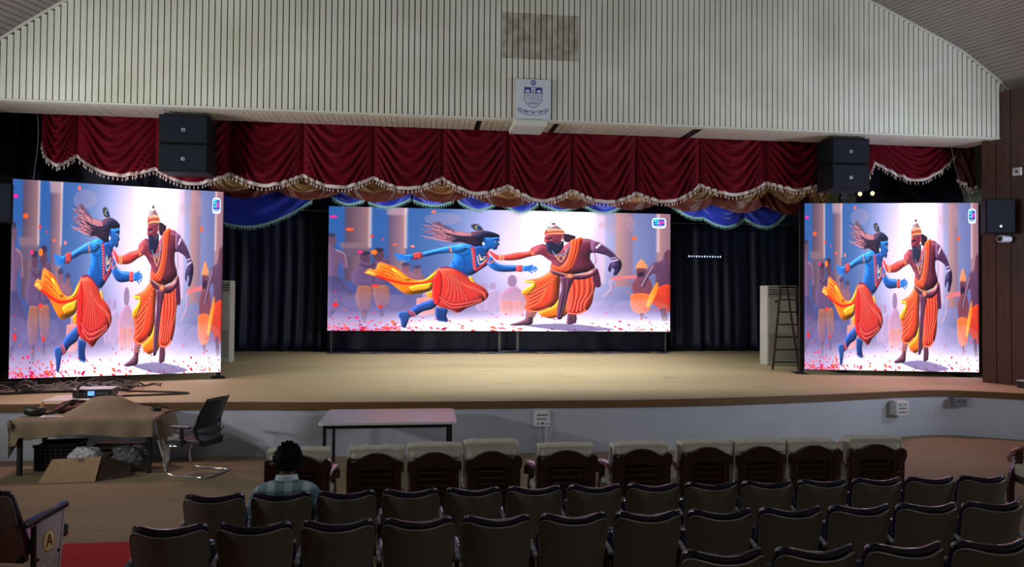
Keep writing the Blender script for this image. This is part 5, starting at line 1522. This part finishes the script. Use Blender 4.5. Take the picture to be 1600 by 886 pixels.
# ------------------------------------------------------------------ seated person, seen from behind
def skin_mesh(name, joints, bones, m, parent=None, sub=2, root=0):
    me = bpy.data.meshes.new(name)
    keys = list(joints); idx = {k: i for i, k in enumerate(keys)}
    me.from_pydata([joints[k][0] for k in keys], [(idx[a], idx[c]) for a, c in bones], [])
    me.update(); me.materials.append(M[m])
    o = link(name, me, parent)
    sk = o.modifiers.new('skin', 'SKIN'); sk.use_smooth_shade = True
    if not me.skin_vertices: me.attributes  # layer comes with the modifier
    for k in keys:
        r = joints[k][1]; sv = me.skin_vertices[0].data[idx[k]]
        sv.radius = (r, r) if isinstance(r, (int, float)) else r
        sv.use_root = idx[k] == root
    sb = o.modifiers.new('smooth', 'SUBSURF'); sb.levels = sb.render_levels = sub
    return o


px, py = -1.02, 5.78
person = thing('person', 'person with short black hair in teal plaid shirt, seated facing the stage', 'person', (px, py, 0))
J = {'pelvis': ((0, .02, .46), .13), 'waist': ((0, 0, .62), .125), 'chest': ((0, -.02, .80), .145), 'neckb': ((0, -.005, .965), .062), 'neck': ((0, .012, 1.035), .054),
     'skull': ((.005, .03, 1.11), (.076, .088)), 'crown': ((.005, .025, 1.18), (.078, .09)), 'top': ((.005, .025, 1.225), (.05, .055)),
     'jaw': ((.005, .095, 1.065), .042), 'nose': ((.005, .14, 1.115), .016), 'ear_l': ((-.088, .03, 1.115), .018), 'ear_r': ((.098, .03, 1.115), .018)}
E_ = [('pelvis', 'waist'), ('waist', 'chest'), ('chest', 'neckb'), ('neckb', 'neck'), ('neck', 'skull'), ('skull', 'crown'), ('crown', 'top'), ('skull', 'jaw'), ('skull', 'nose'), ('skull', 'ear_l'), ('skull', 'ear_r')]
for s, n_ in ((-1, 'l'), (1, 'r')):
    J['sh' + n_] = ((s * .175, -.01, .90), .066); J['el' + n_] = ((s * .235, .03, .66), .044); J['wr' + n_] = ((s * .22, .22, .60), .03); J['pa' + n_] = ((s * .205, .29, .598), (.034, .018))
    J['hip' + n_] = ((s * .10, .08, .46), .09); J['kn' + n_] = ((s * .13, .42, .47), .062); J['an' + n_] = ((s * .13, .44, .09), .042); J['toe' + n_] = ((s * .14, .60, .035), .032)
    E_ += [('chest', 'sh' + n_), ('sh' + n_, 'el' + n_), ('el' + n_, 'wr' + n_), ('wr' + n_, 'pa' + n_), ('pelvis', 'hip' + n_), ('hip' + n_, 'kn' + n_), ('kn' + n_, 'an' + n_), ('an' + n_, 'toe' + n_)]
    for q in range(4):                                           # four fingers and a thumb, unequal and bent
        ln = (.072, .080, .075, .058)[q]; bx = s * .205 + (q - 1.5) * .018
        J['f%d%s' % (q, n_)] = ((bx, .325, .600), .0095); J['g%d%s' % (q, n_)] = ((bx, .325 + ln * .55, .592), .0085); J['h%d%s' % (q, n_)] = ((bx, .325 + ln * .9, .572), .0075)
        E_ += [('pa' + n_, 'f%d%s' % (q, n_)), ('f%d%s' % (q, n_), 'g%d%s' % (q, n_)), ('g%d%s' % (q, n_), 'h%d%s' % (q, n_))]
    J['t0' + n_] = ((s * .165, .285, .592), .011); J['t1' + n_] = ((s * .150, .325, .586), .0095)
    E_ += [('pa' + n_, 't0' + n_), ('t0' + n_, 't1' + n_)]
skin_mesh('body', J, E_, 'skin', person)
SJ = {'waist': ((0, .0, .50), (.16, .12)), 'mid': ((0, -.015, .68), (.175, .125)), 'chest': ((0, -.02, .83), (.185, .12)), 'upper': ((0, -.012, .915), (.15, .095)), 'neckb': ((0, .0, .985), (.07, .066))}
SE = [('waist', 'mid'), ('mid', 'chest'), ('chest', 'upper'), ('upper', 'neckb')]
for s, n_ in ((-1, 'l'), (1, 'r')):
    SJ['sh' + n_] = ((s * .20, -.01, .90), .07); SJ['ua' + n_] = ((s * .235, .005, .79), .062); SJ['el' + n_] = ((s * .24, .03, .665), .055)
    SE += [('upper', 'sh' + n_), ('sh' + n_, 'ua' + n_), ('ua' + n_, 'el' + n_)]
skin_mesh('shirt', SJ, SE, 'plaid', person)
TJ = {'p': ((0, .03, .45), (.165, .12))}; TE = []
for s, n_ in ((-1, 'l'), (1, 'r')):
    TJ['h' + n_] = ((s * .10, .09, .46), .1); TJ['k' + n_] = ((s * .13, .43, .475), .075); TJ['a' + n_] = ((s * .13, .445, .12), .06)
    TE += [('p', 'h' + n_), ('h' + n_, 'k' + n_), ('k' + n_, 'a' + n_)]
skin_mesh('trousers', TJ, TE, 'trouser', person)
for s in (-1, 1):
    b = MB(); b.grid(lambda u, v: (s * .135 + .045 * math.cos(2 * PI * u) * math.sin(PI * max(.02, min(.98, v))), .53 + .12 * math.sin(2 * PI * u) * math.sin(PI * max(.02, min(.98, v))), .045 - .04 * math.cos(PI * v)), 14, 8, True)
    b.build('shoe', 'black_plastic', person, smooth=True)
b = MB()
b.slab(lambda u, v, s: ((.074 + .012 * (1 - v) + .006 * s) * math.cos(2 * PI * u + 1.6), .006 + (.07 + .012 * (1 - v) + .006 * s) * math.sin(2 * PI * u + 1.6), .962 + .058 * v - .012 * math.sin(2 * PI * u + 1.6)), 24, 3)
b.build('collar', 'collar', person, smooth=True)
rs = random.Random(3)
KK = [(rs.randint(3, 9), rs.randint(2, 7), rs.uniform(0, 6.28)) for _ in range(9)]
def hairf(u, v):
    a = 2 * PI * u; q = PI * v * .74
    n_ = sum(math.sin(i * a + j * q * 2 + p) for i, j, p in KK) * .0022
    fr_ = max(0, math.sin(a))                                    # leaves the face free
    q2 = q * (1 - .42 * fr_)
    r = 1 + n_ * 9 + .03 * math.sin(17 * a) * math.sin(11 * q)
    return (.005 + .105 * r * math.sin(q2) * math.cos(a), .022 + .115 * r * math.sin(q2) * math.sin(a), 1.14 + .118 * r * math.cos(q2))
b = MB(); b.grid(hairf, 64, 30, True); hair = b.build('hair', 'hair', person, smooth=True)
b = MB()
for k in range(240):                                             # short locks standing off the crown
    a = rs.uniform(0, 2 * PI); v = abs(rs.gauss(.25, .35)) % 1
    p = Vector(hairf(a / (2 * PI), v)); d = (p - Vector((.005, .022, 1.12))).normalized()
    d2 = (d + Vector((rs.uniform(-.5, .5), rs.uniform(-.5, .5), rs.uniform(-.3, .5)))).normalized()
    sd = d.cross(Vector((.3, .2, 1))).normalized() * .007; sd2 = d.cross(sd).normalized() * .007
    p = p - d * .006
    e = p + d2 * rs.uniform(.014, .03)
    b.add([p + sd, p - sd * .5 + sd2, p - sd * .5 - sd2, e], [(0, 1, 3), (1, 2, 3), (2, 0, 3), (0, 2, 1)])
b.build('hair_lock', 'hair', hair)['kind'] = 'stuff'
for s in (-1, 1):
    b = MB(); b.ball((.005 + s * .032, .112, 1.125), .011, 10, 7); b.build('eye', 'eye', person, smooth=True)
    MB().tube([(.005 + s * .018, .121, 1.148), (.005 + s * .048, .113, 1.148)], .005, 5).build('eyebrow', 'hair', person)
MB().tube([(-.016, .136, 1.068), (.005, .139, 1.066), (.026, .136, 1.068)], .006, 6).build('mouth', 'ink_red', person)
